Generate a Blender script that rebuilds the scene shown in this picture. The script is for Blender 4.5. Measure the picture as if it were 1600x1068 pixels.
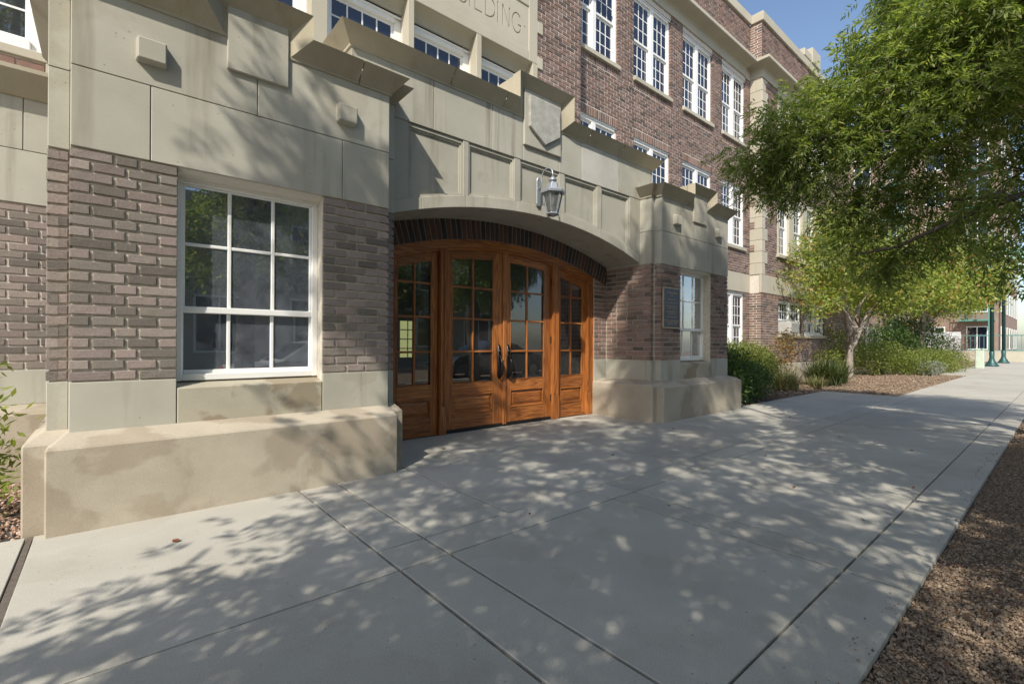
import bpy, bmesh, math, random
import numpy as np
from mathutils import Vector, Matrix

for _o in list(bpy.data.objects):
    bpy.data.objects.remove(_o, do_unlink=True)
sc = bpy.context.scene
COL = sc.collection
random.seed(7)
RNG = np.random.default_rng(11)
R = math.radians

# ------------------------------------------------------------------ camera
cam = bpy.data.cameras.new('camera')
cam.sensor_width = 36.0
cam.lens = 16.693
cam.clip_start = 0.05
cam.clip_end = 2000
camo = bpy.data.objects.new('camera', cam)
COL.objects.link(camo)
_yaw, _pit, _rol = R(49.5635), R(0.0977), R(0.2667)
_f = Vector((math.cos(_yaw)*math.cos(_pit), math.sin(_yaw)*math.cos(_pit), math.sin(_pit)))
_r = Vector((math.sin(_yaw), -math.cos(_yaw), 0))
_u = _r.cross(_f)
_r2 = _r*math.cos(_rol) + _u*math.sin(_rol)
_u2 = _u*math.cos(_rol) - _r*math.sin(_rol)
camo.matrix_world = Matrix(((_r2.x, _u2.x, -_f.x, 0.0), (_r2.y, _u2.y, -_f.y, 0.0),
                            (_r2.z, _u2.z, -_f.z, 1.25), (0, 0, 0, 1)))
sc.camera = camo

# ------------------------------------------------------------------ light
SUN = Vector((1.52, 1.0, -1.72)).normalized()          # the way the sunlight travels
ELEV = math.asin(-SUN.z)
AZ = math.atan2(-SUN.x, -SUN.y)                          # clockwise from +Y
world = bpy.data.worlds.new('World')
sc.world = world
world.use_nodes = True
_nt = world.node_tree
_sky = _nt.nodes.new('ShaderNodeTexSky')
_sky.sky_type = 'NISHITA'
_sky.sun_disc = False
_sky.sun_elevation = ELEV
_sky.sun_rotation = AZ
_sky.air_density = 1.0
_sky.dust_density = 1.3
_sky.ozone_density = 1.2
_bg = _nt.nodes['Background']
_bg.inputs['Strength'].default_value = 0.118
_nt.links.new(_sky.outputs['Color'], _bg.inputs['Color'])
sun = bpy.data.lights.new('sun', 'SUN')
sun.energy = 3.4
sun.angle = R(0.53)
sun.color = (1.0, 0.92, 0.79)
suno = bpy.data.objects.new('sun', sun)
suno.rotation_euler = SUN.to_track_quat('-Z', 'Y').to_euler()
suno.location = (-20, -14, 30)
COL.objects.link(suno)
sc.view_settings.view_transform = 'Standard'
sc.view_settings.look = 'None'
sc.view_settings.exposure = 0.77
sc.view_settings.gamma = 1.0
sc.view_settings.use_curve_mapping = False
sc.render.engine = 'CYCLES'
sc.cycles.max_bounces = 8
sc.cycles.transparent_max_bounces = 12

# ------------------------------------------------------------------ materials
def new_mat(name):
    m = bpy.data.materials.new(name)
    m.use_nodes = True
    nt = m.node_tree
    return m, nt, nt.nodes['Principled BSDF']

def N(nt, kind, **kw):
    n = nt.nodes.new(kind)
    for k, v in kw.items():
        if k in n.inputs:
            n.inputs[k].default_value = v
        else:
            setattr(n, k, v)
    return n

def ramp(nt, stops):
    n = nt.nodes.new('ShaderNodeValToRGB')
    e = n.color_ramp.elements
    while len(e) < len(stops):
        e.new(0.5)
    for i, (p, c) in enumerate(stops):
        e[i].position = p
        e[i].color = (c[0], c[1], c[2], 1)
    return n

def mix(nt, a, b, fac, mode='MIX'):
    n = nt.nodes.new('ShaderNodeMix')
    n.data_type = 'RGBA'
    n.blend_type = mode
    n.clamp_result = False
    for sock, val in ((n.inputs[0], fac), (n.inputs[6], a), (n.inputs[7], b)):
        if isinstance(val, (int, float)):
            sock.default_value = val
        elif isinstance(val, tuple):
            sock.default_value = (val[0], val[1], val[2], 1)
        else:
            nt.links.new(val, sock)
    return n.outputs[2]

def coords(nt, scale=(1, 1, 1), kind='pos', loc_rand=False):
    if kind == 'pos':
        src = nt.nodes.new('ShaderNodeNewGeometry').outputs['Position']
    else:
        src = nt.nodes.new('ShaderNodeTexCoord').outputs['Object']
    mp = nt.nodes.new('ShaderNodeMapping')
    mp.inputs['Scale'].default_value = scale
    nt.links.new(src, mp.inputs['Vector'])
    if loc_rand:
        oi = nt.nodes.new('ShaderNodeObjectInfo')
        mu = N(nt, 'ShaderNodeMath', operation='MULTIPLY')
        mu.inputs[1].default_value = 40.0
        nt.links.new(oi.outputs['Random'], mu.inputs[0])
        nt.links.new(mu.outputs[0], mp.inputs['Location'])
    return mp.outputs['Vector']

def noise(nt, vec, scale, detail=5, rough=0.55, dist=0.0):
    n = N(nt, 'ShaderNodeTexNoise', Scale=scale, Detail=detail, Roughness=rough, Distortion=dist)
    nt.links.new(vec, n.inputs['Vector'])
    return n.outputs['Fac']

def bump(nt, bsdf, height, strength, dist=0.01):
    b = N(nt, 'ShaderNodeBump', Strength=strength, Distance=dist)
    nt.links.new(height, b.inputs['Height'])
    nt.links.new(b.outputs['Normal'], bsdf.inputs['Normal'])
    return b

def surface(name, c_lo, c_hi, scale=3.0, rough=0.85, fine=90.0, fine_amt=0.25, bump_amt=0.25, bump_dist=0.004,
            streak=None, stain=None, per_object=0.0, spec=0.3, detail=6, kind='pos', tool=0.0, specks=None):
    """Mottled mineral surface: two tones, fine grain, optional rain streaks, stain patches and per-object tone."""
    m, nt, b = new_mat(name)
    v = coords(nt, kind=kind)
    big = noise(nt, v, scale, detail, 0.6)
    rp = ramp(nt, [(0.3, c_lo), (0.7, c_hi)])
    nt.links.new(big, rp.inputs['Fac'])
    c = rp.outputs['Color']
    fn = noise(nt, v, fine, 3, 0.7)
    fr = ramp(nt, [(0.25, (1-fine_amt,)*3), (0.75, (1+fine_amt,)*3)])
    nt.links.new(fn, fr.inputs['Fac'])
    c = mix(nt, c, fr.outputs['Color'], 1.0, 'MULTIPLY')
    if streak:
        sv = coords(nt, (streak[1], streak[1], 0.35))
        sn = noise(nt, sv, 1.0, 4, 0.6)
        sr = ramp(nt, [(0.54, (1, 1, 1)), (0.74, streak[0])])
        nt.links.new(sn, sr.inputs['Fac'])
        c = mix(nt, c, sr.outputs['Color'], 1.0, 'MULTIPLY')
    if stain:
        sn = noise(nt, v, stain[1], 5, 0.5, 0.3)
        sr = ramp(nt, [(stain[2], (1, 1, 1)), (stain[2]+0.035, stain[0])])
        nt.links.new(sn, sr.inputs['Fac'])
        c = mix(nt, c, sr.outputs['Color'], 1.0, 'MULTIPLY')
    if specks:
        vo = N(nt, 'ShaderNodeTexVoronoi', Scale=specks[1])
        nt.links.new(v, vo.inputs['Vector'])
        gate = noise(nt, v, specks[1]*.37, 2, 0.5)
        sr = ramp(nt, [(0.05, (specks[0],)*3), (0.11, (1, 1, 1))])
        nt.links.new(vo.outputs['Distance'], sr.inputs['Fac'])
        gr_ = ramp(nt, [(0.52, (0, 0, 0)), (0.58, (1, 1, 1))])
        nt.links.new(gate, gr_.inputs['Fac'])
        c = mix(nt, c, mix(nt, (1, 1, 1), sr.outputs['Color'], gr_.outputs['Color']), 1.0, 'MULTIPLY')
    if per_object:
        oi = nt.nodes.new('ShaderNodeObjectInfo')
        pr = ramp(nt, [(0.0, (1-per_object, 1-per_object*1.05, 1-per_object*1.2)), (1.0, (1+per_object,)*3)])
        nt.links.new(oi.outputs['Random'], pr.inputs['Fac'])
        c = mix(nt, c, pr.outputs['Color'], 1.0, 'MULTIPLY')
    nt.links.new(c, b.inputs['Base Color'])
    b.inputs['Roughness'].default_value = rough
    b.inputs['Specular IOR Level'].default_value = spec
    if bump_amt:
        mm = N(nt, 'ShaderNodeMath', operation='ADD')
        nt.links.new(fn, mm.inputs[0])
        nt.links.new(big, mm.inputs[1])
        if tool:
            tn = noise(nt, coords(nt, (5, 5, 130)), 1.0, 3, 0.6)
            m3 = N(nt, 'ShaderNodeMath', operation='MULTIPLY_ADD')
            m3.inputs[1].default_value = tool
            nt.links.new(tn, m3.inputs[0])
            nt.links.new(mm.outputs[0], m3.inputs[2])
            mm = m3
        bump(nt, b, mm.outputs[0], bump_amt, bump_dist)
    return m

def brick_mat(name, stops, per_island=False, bump_amt=0.85):
    m, nt, b = new_mat(name)
    if per_island:
        rnd = nt.nodes.new('ShaderNodeNewGeometry').outputs['Random Per Island']
    else:
        rnd = nt.nodes.new('ShaderNodeObjectInfo').outputs['Random']
    rp = ramp(nt, stops)
    rp.color_ramp.interpolation = 'LINEAR'
    nt.links.new(rnd, rp.inputs['Fac'])
    v = coords(nt, (1, 1, 1.6))
    n1 = noise(nt, v, 70, 6, 0.75)
    r1 = ramp(nt, [(0.3, (0.62, 0.62, 0.63)), (0.7, (1.32, 1.3, 1.28))])
    nt.links.new(n1, r1.inputs['Fac'])
    c = mix(nt, rp.outputs['Color'], r1.outputs['Color'], 1.0, 'MULTIPLY')
    nt.links.new(c, b.inputs['Base Color'])
    b.inputs['Roughness'].default_value = 0.9
    b.inputs['Specular IOR Level'].default_value = 0.2
    n2 = noise(nt, coords(nt, (1.0, 1.0, 1.9)), 95, 6, 0.8, 0.4)
    bump(nt, b, n2, bump_amt, 0.010)
    return m

def plain(name, col, rough=0.5, metal=0.0, spec=0.5, var=0.08, scale=6.0, bump_amt=0.0):
    m, nt, b = new_mat(name)
    v = coords(nt)
    n = noise(nt, v, scale, 5, 0.6)
    rp = ramp(nt, [(0.3, tuple(c*(1-var) for c in col)), (0.7, tuple(c*(1+var) for c in col))])
    nt.links.new(n, rp.inputs['Fac'])
    nt.links.new(rp.outputs['Color'], b.inputs['Base Color'])
    b.inputs['Roughness'].default_value = rough
    b.inputs['Metallic'].default_value = metal
    b.inputs['Specular IOR Level'].default_value = spec
    if bump_amt:
        bump(nt, b, noise(nt, v, 120, 3, 0.6), bump_amt, 0.003)
    return m

def wood_mat(name, scale):
    m, nt, b = new_mat(name)
    v = coords(nt, scale, 'pos', True)
    n0 = noise(nt, v, 1.0, 6, 0.65, 1.2)
    v2 = coords(nt, tuple(q*.28 for q in scale), 'pos', True)
    wv = N(nt, 'ShaderNodeTexNoise', Scale=1.0, Detail=2, Roughness=0.5, Distortion=0.6)
    nt.links.new(v2, wv.inputs['Vector'])
    mz = N(nt, 'ShaderNodeMath', operation='MULTIPLY')
    mz.inputs[1].default_value = 7.0
    nt.links.new(wv.outputs['Fac'], mz.inputs[0])
    pg = N(nt, 'ShaderNodeMath', operation='PINGPONG')
    pg.inputs[1].default_value = 0.5
    nt.links.new(mz.outputs[0], pg.inputs[0])
    av = N(nt, 'ShaderNodeMath', operation='MULTIPLY_ADD')
    av.inputs[1].default_value = 0.62
    nt.links.new(pg.outputs[0], av.inputs[0])
    hn = N(nt, 'ShaderNodeMath', operation='MULTIPLY')
    hn.inputs[1].default_value = 0.72
    nt.links.new(n0, hn.inputs[0])
    nt.links.new(hn.outputs[0], av.inputs[2])
    n1 = av.outputs[0]
    rp = ramp(nt, [(0.30, (0.13, 0.040, 0.011)), (0.44, (0.27, 0.088, 0.020)), (0.6, (0.385, 0.138, 0.032)), (0.78, (0.47, 0.19, 0.05))])
    nt.links.new(n1, rp.inputs['Fac'])
    oi = nt.nodes.new('ShaderNodeObjectInfo')
    pr = ramp(nt, [(0, (0.78, 0.74, 0.7)), (1, (1.1, 1.1, 1.1))])
    nt.links.new(oi.outputs['Random'], pr.inputs['Fac'])
    c = mix(nt, rp.outputs['Color'], pr.outputs['Color'], 1.0, 'MULTIPLY')
    nt.links.new(c, b.inputs['Base Color'])
    b.inputs['Roughness'].default_value = 0.42
    b.inputs['Coat Weight'].default_value = 0.25
    b.inputs['Coat Roughness'].default_value = 0.3
    bump(nt, b, n1, 0.12, 0.004)
    return m

def leaf_mat(name, stops, trans=0.35, rough=0.55):
    m = bpy.data.materials.new(name)
    m.use_nodes = True
    nt = m.node_tree
    b = nt.nodes['Principled BSDF']
    out = nt.nodes['Material Output']
    rnd = nt.nodes.new('ShaderNodeNewGeometry').outputs['Random Per Island']
    rp = ramp(nt, stops)
    nt.links.new(rnd, rp.inputs['Fac'])
    nt.links.new(rp.outputs['Color'], b.inputs['Base Color'])
    b.inputs['Roughness'].default_value = rough
    b.inputs['Specular IOR Level'].default_value = 0.35
    tr = nt.nodes.new('ShaderNodeBsdfTranslucent')
    tc = mix(nt, rp.outputs['Color'], (1.5, 1.6, 0.7), 1.0, 'MULTIPLY')
    nt.links.new(tc, tr.inputs['Color'])
    mx = nt.nodes.new('ShaderNodeMixShader')
    mx.inputs[0].default_value = trans
    nt.links.new(b.outputs[0], mx.inputs[1])
    nt.links.new(tr.outputs[0], mx.inputs[2])
    nt.links.new(mx.outputs[0], out.inputs['Surface'])
    return m

def glass_mat(name, dust=0.12, dustcol=(0.55, 0.56, 0.55), tint=(0.75, 0.8, 0.8), ior=1.52, mirror=2.6):
    """Window pane: see-through, mirror-like by Fresnel, with a thin uneven film of dust that catches the sun."""
    m = bpy.data.materials.new(name)
    m.use_nodes = True
    nt = m.node_tree
    out = nt.nodes['Material Output']
    nt.nodes.remove(nt.nodes['Principled BSDF'])
    tr = nt.nodes.new('ShaderNodeBsdfTransparent')
    tr.inputs['Color'].default_value = (*tint, 1)
    gl = nt.nodes.new('ShaderNodeBsdfGlossy')
    gl.inputs['Roughness'].default_value = 0.012
    gl.inputs['Color'].default_value = (0.95, 0.97, 1, 1)
    fr = nt.nodes.new('ShaderNodeFresnel')
    fr.inputs['IOR'].default_value = ior
    mu = N(nt, 'ShaderNodeMath', operation='MULTIPLY')
    mu.inputs[1].default_value = mirror
    mu.use_clamp = True
    nt.links.new(fr.outputs[0], mu.inputs[0])
    m1 = nt.nodes.new('ShaderNodeMixShader')
    nt.links.new(mu.outputs[0], m1.inputs[0])
    nt.links.new(tr.outputs[0], m1.inputs[1])
    nt.links.new(gl.outputs[0], m1.inputs[2])
    df = nt.nodes.new('ShaderNodeBsdfDiffuse')
    df.inputs['Color'].default_value = (*dustcol, 1)
    v = coords(nt)
    n = noise(nt, v, 9, 6, 0.7)
    rp = ramp(nt, [(0.3, (dust*0.6,)*3), (0.75, (dust*1.5,)*3)])
    nt.links.new(n, rp.inputs['Fac'])
    m2 = nt.nodes.new('ShaderNodeMixShader')
    nt.links.new(rp.outputs['Color'], m2.inputs[0])
    nt.links.new(m1.outputs[0], m2.inputs[1])
    nt.links.new(df.outputs[0], m2.inputs[2])
    nt.links.new(m2.outputs[0], out.inputs['Surface'])
    return m

M = {}
M['stone'] = surface('cast_stone', (0.355, 0.346, 0.295), (0.445, 0.435, 0.378), 1.3, 0.88, 160, 0.10, 0.18, 0.003,
                     streak=((0.66, 0.63, 0.58), 4.0), per_object=0.08, tool=1.6, stain=((0.90, 0.885, 0.86), 1.3, 0.57), specks=(0.62, 14.0))
M['stone_run'] = surface('rain_streaked_stone', (0.355, 0.346, 0.295), (0.445, 0.435, 0.378), 1.3, 0.88, 160, 0.10, 0.18, 0.003,
                         streak=((0.52, 0.46, 0.40), 11.0), per_object=0.05)
M['stone_cap'] = surface('cast_stone_coping', (0.33, 0.30, 0.225), (0.42, 0.385, 0.30), 1.7, 0.9, 150, 0.12, 0.2, 0.003,
                         streak=((0.8, 0.76, 0.7), 3.0), per_object=0.06)
M['stone_pale'] = surface('pale_dressed_stone', (0.40, 0.375, 0.30), (0.47, 0.44, 0.365), 1.1, 0.88, 160, 0.08, 0.12, 0.003,
                          per_object=0.05)
M['stone_new'] = surface('replacement_stone', (0.42, 0.41, 0.37), (0.52, 0.51, 0.47), 1.8, 0.9, 150, 0.08, 0.12, 0.003,
                         streak=((0.8, 0.78, 0.74), 4.0))
M['shield'] = surface('weathered_shield_stone', (0.30, 0.30, 0.275), (0.47, 0.465, 0.43), 9, 0.9, 60, 0.2, 0.4, 0.006)
M['plinth'] = surface('rendered_plinth', (0.355, 0.315, 0.25), (0.45, 0.405, 0.33), 2.2, 0.92, 110, 0.12, 0.35, 0.005,
                      stain=((0.83, 0.80, 0.775), 1.6, 0.52), specks=(0.7, 22.0))
M['sill'] = surface('stained_sill_stone', (0.335, 0.31, 0.245), (0.41, 0.385, 0.31), 2.2, 0.9, 130, 0.1, 0.2, 0.003,
                    stain=((0.72, 0.66, 0.60), 2.3, 0.52))
M['mortar'] = surface('lime_mortar', (0.50, 0.46, 0.39), (0.64, 0.595, 0.51), 14, 0.95, 160, 0.15, 0.4, 0.004)
M['mortar_dark'] = surface('aged_mortar', (0.52, 0.475, 0.42), (0.64, 0.59, 0.525), 14, 0.95, 160, 0.15, 0.4, 0.004)
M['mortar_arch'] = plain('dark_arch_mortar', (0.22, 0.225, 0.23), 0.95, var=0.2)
M['brick'] = brick_mat('rug_brick_grey', [(0.0, (0.15, 0.135, 0.12)), (0.3, (0.25, 0.225, 0.20)), (0.55, (0.325, 0.268, 0.248)),
                                          (0.8, (0.22, 0.185, 0.172)), (1.0, (0.36, 0.315, 0.285))])
M['brick_red'] = brick_mat('rug_brick_red', [(0.0, (0.12, 0.102, 0.092)), (0.25, (0.235, 0.172, 0.15)), (0.55, (0.30, 0.205, 0.175)),
                                             (0.8, (0.25, 0.205, 0.18)), (1.0, (0.36, 0.25, 0.21))])
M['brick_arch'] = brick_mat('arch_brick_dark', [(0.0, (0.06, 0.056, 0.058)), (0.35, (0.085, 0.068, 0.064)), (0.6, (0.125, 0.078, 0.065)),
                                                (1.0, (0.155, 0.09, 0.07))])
M['brick_far'] = brick_mat('facing_brick_brown', [(0.0, (0.10, 0.08, 0.074)), (0.3, (0.175, 0.124, 0.106)), (0.6, (0.235, 0.15, 0.122)),
                                                  (0.85, (0.205, 0.158, 0.14)), (1.0, (0.285, 0.19, 0.16))], True, 0.4)
M['walk'] = surface('broom_finished_concrete', (0.355, 0.342, 0.302), (0.43, 0.417, 0.375), 1.2, 0.9, 150, 0.20, 0.35, 0.003,
                    per_object=0.06, stain=((0.955, 0.945, 0.93), 1.9, 0.55), specks=(0.55, 16.0))
M['filler'] = plain('weathered_joint_filler', (0.115, 0.095, 0.08), 0.95, var=0.3, scale=25)
M['joint'] = plain('joint_filler', (0.045, 0.042, 0.04), 0.95, var=0.2)
M['soil'] = surface('bed_soil', (0.13, 0.094, 0.066), (0.27, 0.20, 0.145), 4, 0.95, 90, 0.35, 0.6, 0.02)
M['asphalt'] = surface('asphalt', (0.045, 0.045, 0.046), (0.065, 0.064, 0.064), 3, 0.9, 220, 0.3, 0.4, 0.004)
M['gravel'] = brick_mat('crushed_granite', [(0.0, (0.13, 0.094, 0.066)), (0.35, (0.25, 0.185, 0.13)), (0.65, (0.32, 0.245, 0.178)),
                                            (0.85, (0.23, 0.185, 0.145)), (1.0, (0.38, 0.305, 0.24))], True, 0.3)
M['gravel_pink'] = brick_mat('pink_granite', [(0.0, (0.24, 0.15, 0.11)), (0.4, (0.36, 0.24, 0.18)), (0.75, (0.45, 0.32, 0.26)),
                                              (1.0, (0.55, 0.43, 0.36))], True, 0.3)
M['white'] = plain('white_paint', (0.78, 0.79, 0.78), 0.45, var=0.03)
M['cream'] = plain('cream_paint', (0.62, 0.60, 0.53), 0.5, var=0.05)
M['blind'] = plain('blind_slat', (0.55, 0.53, 0.46), 0.6, var=0.04)
M['wood_v'] = wood_mat('stained_oak_upright', (55, 55, 2.6))
M['wood_h'] = wood_mat('stained_oak_rail', (2.6, 55, 55))
M['iron'] = plain('black_iron', (0.018, 0.018, 0.02), 0.32, 0.6, var=0.2)
M['seal'] = plain('door_sweep', (0.03, 0.031, 0.034), 0.4, 0.5)
M['pewter'] = plain('pewter_metal', (0.36, 0.39, 0.43), 0.38, 0.55, var=0.12, scale=30)
M['bronze'] = plain('plaque_field', (0.012, 0.022, 0.045), 0.4, 0.3)
M['gold'] = plain('plaque_relief', (0.42, 0.33, 0.22), 0.45, 0.5)
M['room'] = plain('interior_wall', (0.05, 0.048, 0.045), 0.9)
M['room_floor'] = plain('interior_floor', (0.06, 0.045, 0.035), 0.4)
M['glass'] = glass_mat('dusty_window_glass', 0.15, dustcol=(0.40, 0.46, 0.56), mirror=6.0)
M['glass_door'] = glass_mat('door_glass', 0.035, tint=(0.7, 0.74, 0.74))
M['glass_blind'] = glass_mat('clear_upper_glass', 0.03, tint=(0.85, 0.88, 0.95), mirror=1.6)
M['lamp_glass'] = glass_mat('lantern_glass', 0.12, tint=(0.9, 0.92, 0.94))
M['green_paint'] = plain('green_metal_paint', (0.025, 0.085, 0.085), 0.45, 0.2)
M['green_rail'] = plain('green_rail_paint', (0.10, 0.25, 0.22), 0.5)
M['green_cloth'] = plain('green_awning_cloth', (0.03, 0.16, 0.13), 0.8)
M['pale_green'] = plain('pale_green_plastic', (0.50, 0.58, 0.49), 0.6)
M['board'] = plain('white_board', (0.62, 0.64, 0.66), 0.5)
M['bark'] = surface('grey_brown_bark', (0.085, 0.068, 0.055), (0.20, 0.165, 0.135), 14, 0.95, 60, 0.35, 0.9, 0.02)
M['bark_pale'] = surface('smooth_pale_bark', (0.22, 0.19, 0.16), (0.34, 0.30, 0.26), 10, 0.9, 50, 0.25, 0.5, 0.01)
M['leaf_a'] = leaf_mat('narrow_green_leaves', [(0, (0.095, 0.135, 0.048)), (0.45, (0.175, 0.23, 0.08)), (0.8, (0.27, 0.32, 0.12)), (0.97, (0.37, 0.38, 0.17)), (1, (0.28, 0.21, 0.08))], 0.55)
M['leaf_b'] = leaf_mat('autumn_tinged_leaves', [(0, (0.15, 0.21, 0.05)), (0.45, (0.27, 0.33, 0.085)), (0.86, (0.39, 0.41, 0.14)), (0.95, (0.44, 0.26, 0.10)), (1, (0.46, 0.13, 0.07))], 0.5)
M['leaf_dark'] = leaf_mat('dark_glossy_leaves', [(0, (0.035, 0.072, 0.022)), (0.6, (0.075, 0.13, 0.036)), (1, (0.14, 0.20, 0.06))], 0.3, 0.4)
M['leaf_light'] = leaf_mat('light_shrub_leaves', [(0, (0.11, 0.15, 0.03)), (0.6, (0.20, 0.245, 0.055)), (1, (0.30, 0.31, 0.10))], 0.4)
M['leaf_grey'] = leaf_mat('silvery_leaves', [(0, (0.19, 0.21, 0.19)), (1, (0.36, 0.38, 0.35))], 0.25)
M['leaf_rust'] = leaf_mat('rust_leaves', [(0, (0.16, 0.10, 0.04)), (0.5, (0.28, 0.16, 0.055)), (1, (0.24, 0.22, 0.07))], 0.35)
M['leaf_dry'] = leaf_mat('dry_twigs', [(0, (0.11, 0.06, 0.045)), (0.6, (0.19, 0.115, 0.085)), (1, (0.25, 0.18, 0.13))], 0.2)
M['blade'] = leaf_mat('strap_blades', [(0, (0.035, 0.058, 0.02)), (0.6, (0.075, 0.10, 0.035)), (1, (0.16, 0.17, 0.075))], 0.3, 0.5)
M['blade_pale'] = leaf_mat('pale_grass_blades', [(0, (0.15, 0.15, 0.07)), (0.6, (0.24, 0.235, 0.12)), (1, (0.34, 0.32, 0.19))], 0.35, 0.6)
M['leaf_fallen'] = leaf_mat('fallen_leaf_brown', [(0, (0.12, 0.05, 0.02)), (1, (0.24, 0.10, 0.04))], 0.15, 0.6)
_m, _nt2, _b2 = new_mat('upper_pane_glass')
_b2.inputs['Base Color'].default_value = (0.012, 0.016, 0.035, 1)
_b2.inputs['Roughness'].default_value = 0.03
_b2.inputs['IOR'].default_value = 1.75
M['pane'] = _m
_m, _nt2, _b2 = new_mat('daylit_far_window')
_b2.inputs['Base Color'].default_value = (0.3, 0.3, 0.1, 1)
_b2.inputs['Emission Color'].default_value = (0.75, 0.72, 0.30, 1)
_b2.inputs['Emission Strength'].default_value = 0.6
M['far_light'] = _m
for _n, _c, _ro, _me in (('car_silver', (0.62, 0.63, 0.64), 0.35, 0.35), ('car_dark', (0.05, 0.055, 0.065), 0.25, 0.4)):
    _m, _nt2, _b2 = new_mat(_n)
    _b2.inputs['Base Color'].default_value = (*_c, 1)
    _b2.inputs['Roughness'].default_value = _ro
    _b2.inputs['Metallic'].default_value = _me
    _b2.inputs['Coat Weight'].default_value = 0.7
    M[_n] = _m
M['tyre'] = plain('tyre_rubber', (0.02, 0.02, 0.021), 0.85)
M['rim'] = plain('wheel_rim', (0.45, 0.46, 0.47), 0.35, 0.8)
M['red_lens'] = plain('red_lamp_lens', (0.45, 0.015, 0.015), 0.2)
M['clear_lens'] = plain('clear_lamp_lens', (0.65, 0.67, 0.7), 0.12, 0.3)
M['ac_grey'] = plain('air_conditioner_case', (0.42, 0.42, 0.40), 0.6)

# ------------------------------------------------------------------ builders
WLOC = {}

def empty(name, loc, label=None, cat=None, group=None, kind=None):
    o = bpy.data.objects.new(name, None)
    o.location = loc
    o.empty_display_size = 0.2
    COL.objects.link(o)
    WLOC[o.name] = Vector(loc)
    tag(o, label, cat, group, kind)
    return o

def tag(o, label=None, cat=None, group=None, kind=None):
    if label: o['label'] = label
    if cat: o['category'] = cat
    if group: o['group'] = group
    if kind: o['kind'] = kind
    return o

def place(name, me, centre, parent=None):
    o = bpy.data.objects.new(name, me)
    c = Vector(centre)
    WLOC[o.name] = c
    if parent is not None:
        o.parent = parent
        o.location = c - WLOC[parent.name]
    else:
        o.location = c
    COL.objects.link(o)
    return o

class MB:
    def __init__(s):
        s.v = []
        s.f = []

    def add(s, vs, fs):
        n = len(s.v)
        s.v += [tuple(p) for p in vs]
        s.f += [tuple(i+n for i in f) for f in fs]
        return s

    def box(s, x0, x1, y0, y1, z0, z1):
        return s.add([(x0, y0, z0), (x1, y0, z0), (x1, y1, z0), (x0, y1, z0), (x0, y0, z1), (x1, y0, z1), (x1, y1, z1), (x0, y1, z1)],
                     [(0, 3, 2, 1), (4, 5, 6, 7), (0, 1, 5, 4), (1, 2, 6, 5), (2, 3, 7, 6), (3, 0, 4, 7)])

    def prism(s, pts, axis, a, b):
        """Polygon pts (2-D) pushed along an axis from a to b; for axis y pts are (x, z), for z (x, y), for x (y, z)."""
        def put(p, t):
            return (p[0], t, p[1]) if axis == 'y' else ((p[0], p[1], t) if axis == 'z' else (t, p[0], p[1]))
        n = len(pts)
        vs = [put(p, a) for p in pts] + [put(p, b) for p in pts]
        fs = [tuple(range(n)), tuple(range(2*n-1, n-1, -1))] + [(i, (i+1) % n, n+(i+1) % n, n+i) for i in range(n)]
        return s.add(vs, fs)

    def loft(s, rings, cap=True, closed=True):
        n = len(rings[0])
        base = len(s.v)
        for r in rings:
            s.v += [tuple(p) for p in r]
        for k in range(len(rings)-1):
            for i in range(n if closed else n-1):
                j = (i+1) % n
                s.f.append((base+k*n+i, base+k*n+j, base+(k+1)*n+j, base+(k+1)*n+i))
        if cap:
            s.f.append(tuple(base+i for i in reversed(range(n))))
            s.f.append(tuple(base+(len(rings)-1)*n+i for i in range(n)))
        return s

    def tube(s, pts, rad, n=8):
        pts = [Vector(p) for p in pts]
        if not isinstance(rad, (list, tuple)):
            rad = [rad]*len(pts)
        rings = []
        t0 = (pts[1]-pts[0]).normalized()
        nrm = t0.orthogonal().normalized()
        for i, p in enumerate(pts):
            t = (pts[min(i+1, len(pts)-1)]-pts[max(i-1, 0)]).normalized()
            nrm = (nrm - t*nrm.dot(t)).normalized()
            bi = t.cross(nrm)
            rings.append([p + (nrm*math.cos(2*math.pi*k/n) + bi*math.sin(2*math.pi*k/n))*rad[i] for k in range(n)])
        return s.loft(rings)

    def lathe(s, c, prof, n=12, rot=0.0):
        rings = [[(c[0]+r*math.cos(rot+2*math.pi*k/n), c[1]+r*math.sin(rot+2*math.pi*k/n), z) for k in range(n)] for r, z in prof]
        return s.loft(rings)

    def mesh(s, name, mat, bev=0.0, smooth=False, centre=None, segs=1):
        a = np.array(s.v, dtype=float)
        c = (a.min(0)+a.max(0))/2 if centre is None else np.array(centre, float)
        me = bpy.data.meshes.new(name)
        me.from_pydata([tuple(p) for p in (a-c)], [], s.f)
        bm = bmesh.new()
        bm.from_mesh(me)
        bmesh.ops.recalc_face_normals(bm, faces=bm.faces)
        if bev:
            es = [e for e in bm.edges if len(e.link_faces) == 2 and e.calc_face_angle(0) > 0.6]
            bmesh.ops.bevel(bm, geom=es, offset=bev, segments=segs, affect='EDGES', profile=0.6, clamp_overlap=True)
        if smooth:
            for f in bm.faces:
                f.smooth = True
        bm.to_mesh(me)
        bm.free()
        me.materials.append(mat)
        return me, c

    def build(s, name, mat, parent=None, bev=0.0, smooth=False, kind=None, label=None, cat=None, group=None, centre=None):
        me, c = s.mesh(name, mat, bev, smooth, centre)
        o = place(name, me, c, parent)
        tag(o, label, cat, group, kind)
        return o

def box(name, x0, x1, y0, y1, z0, z1, mat, parent=None, bev=0.0, **kw):
    return MB().box(min(x0, x1), max(x0, x1), min(y0, y1), max(y0, y1), min(z0, z1), max(z0, z1)).build(name, mat, parent, bev, **kw)

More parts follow.
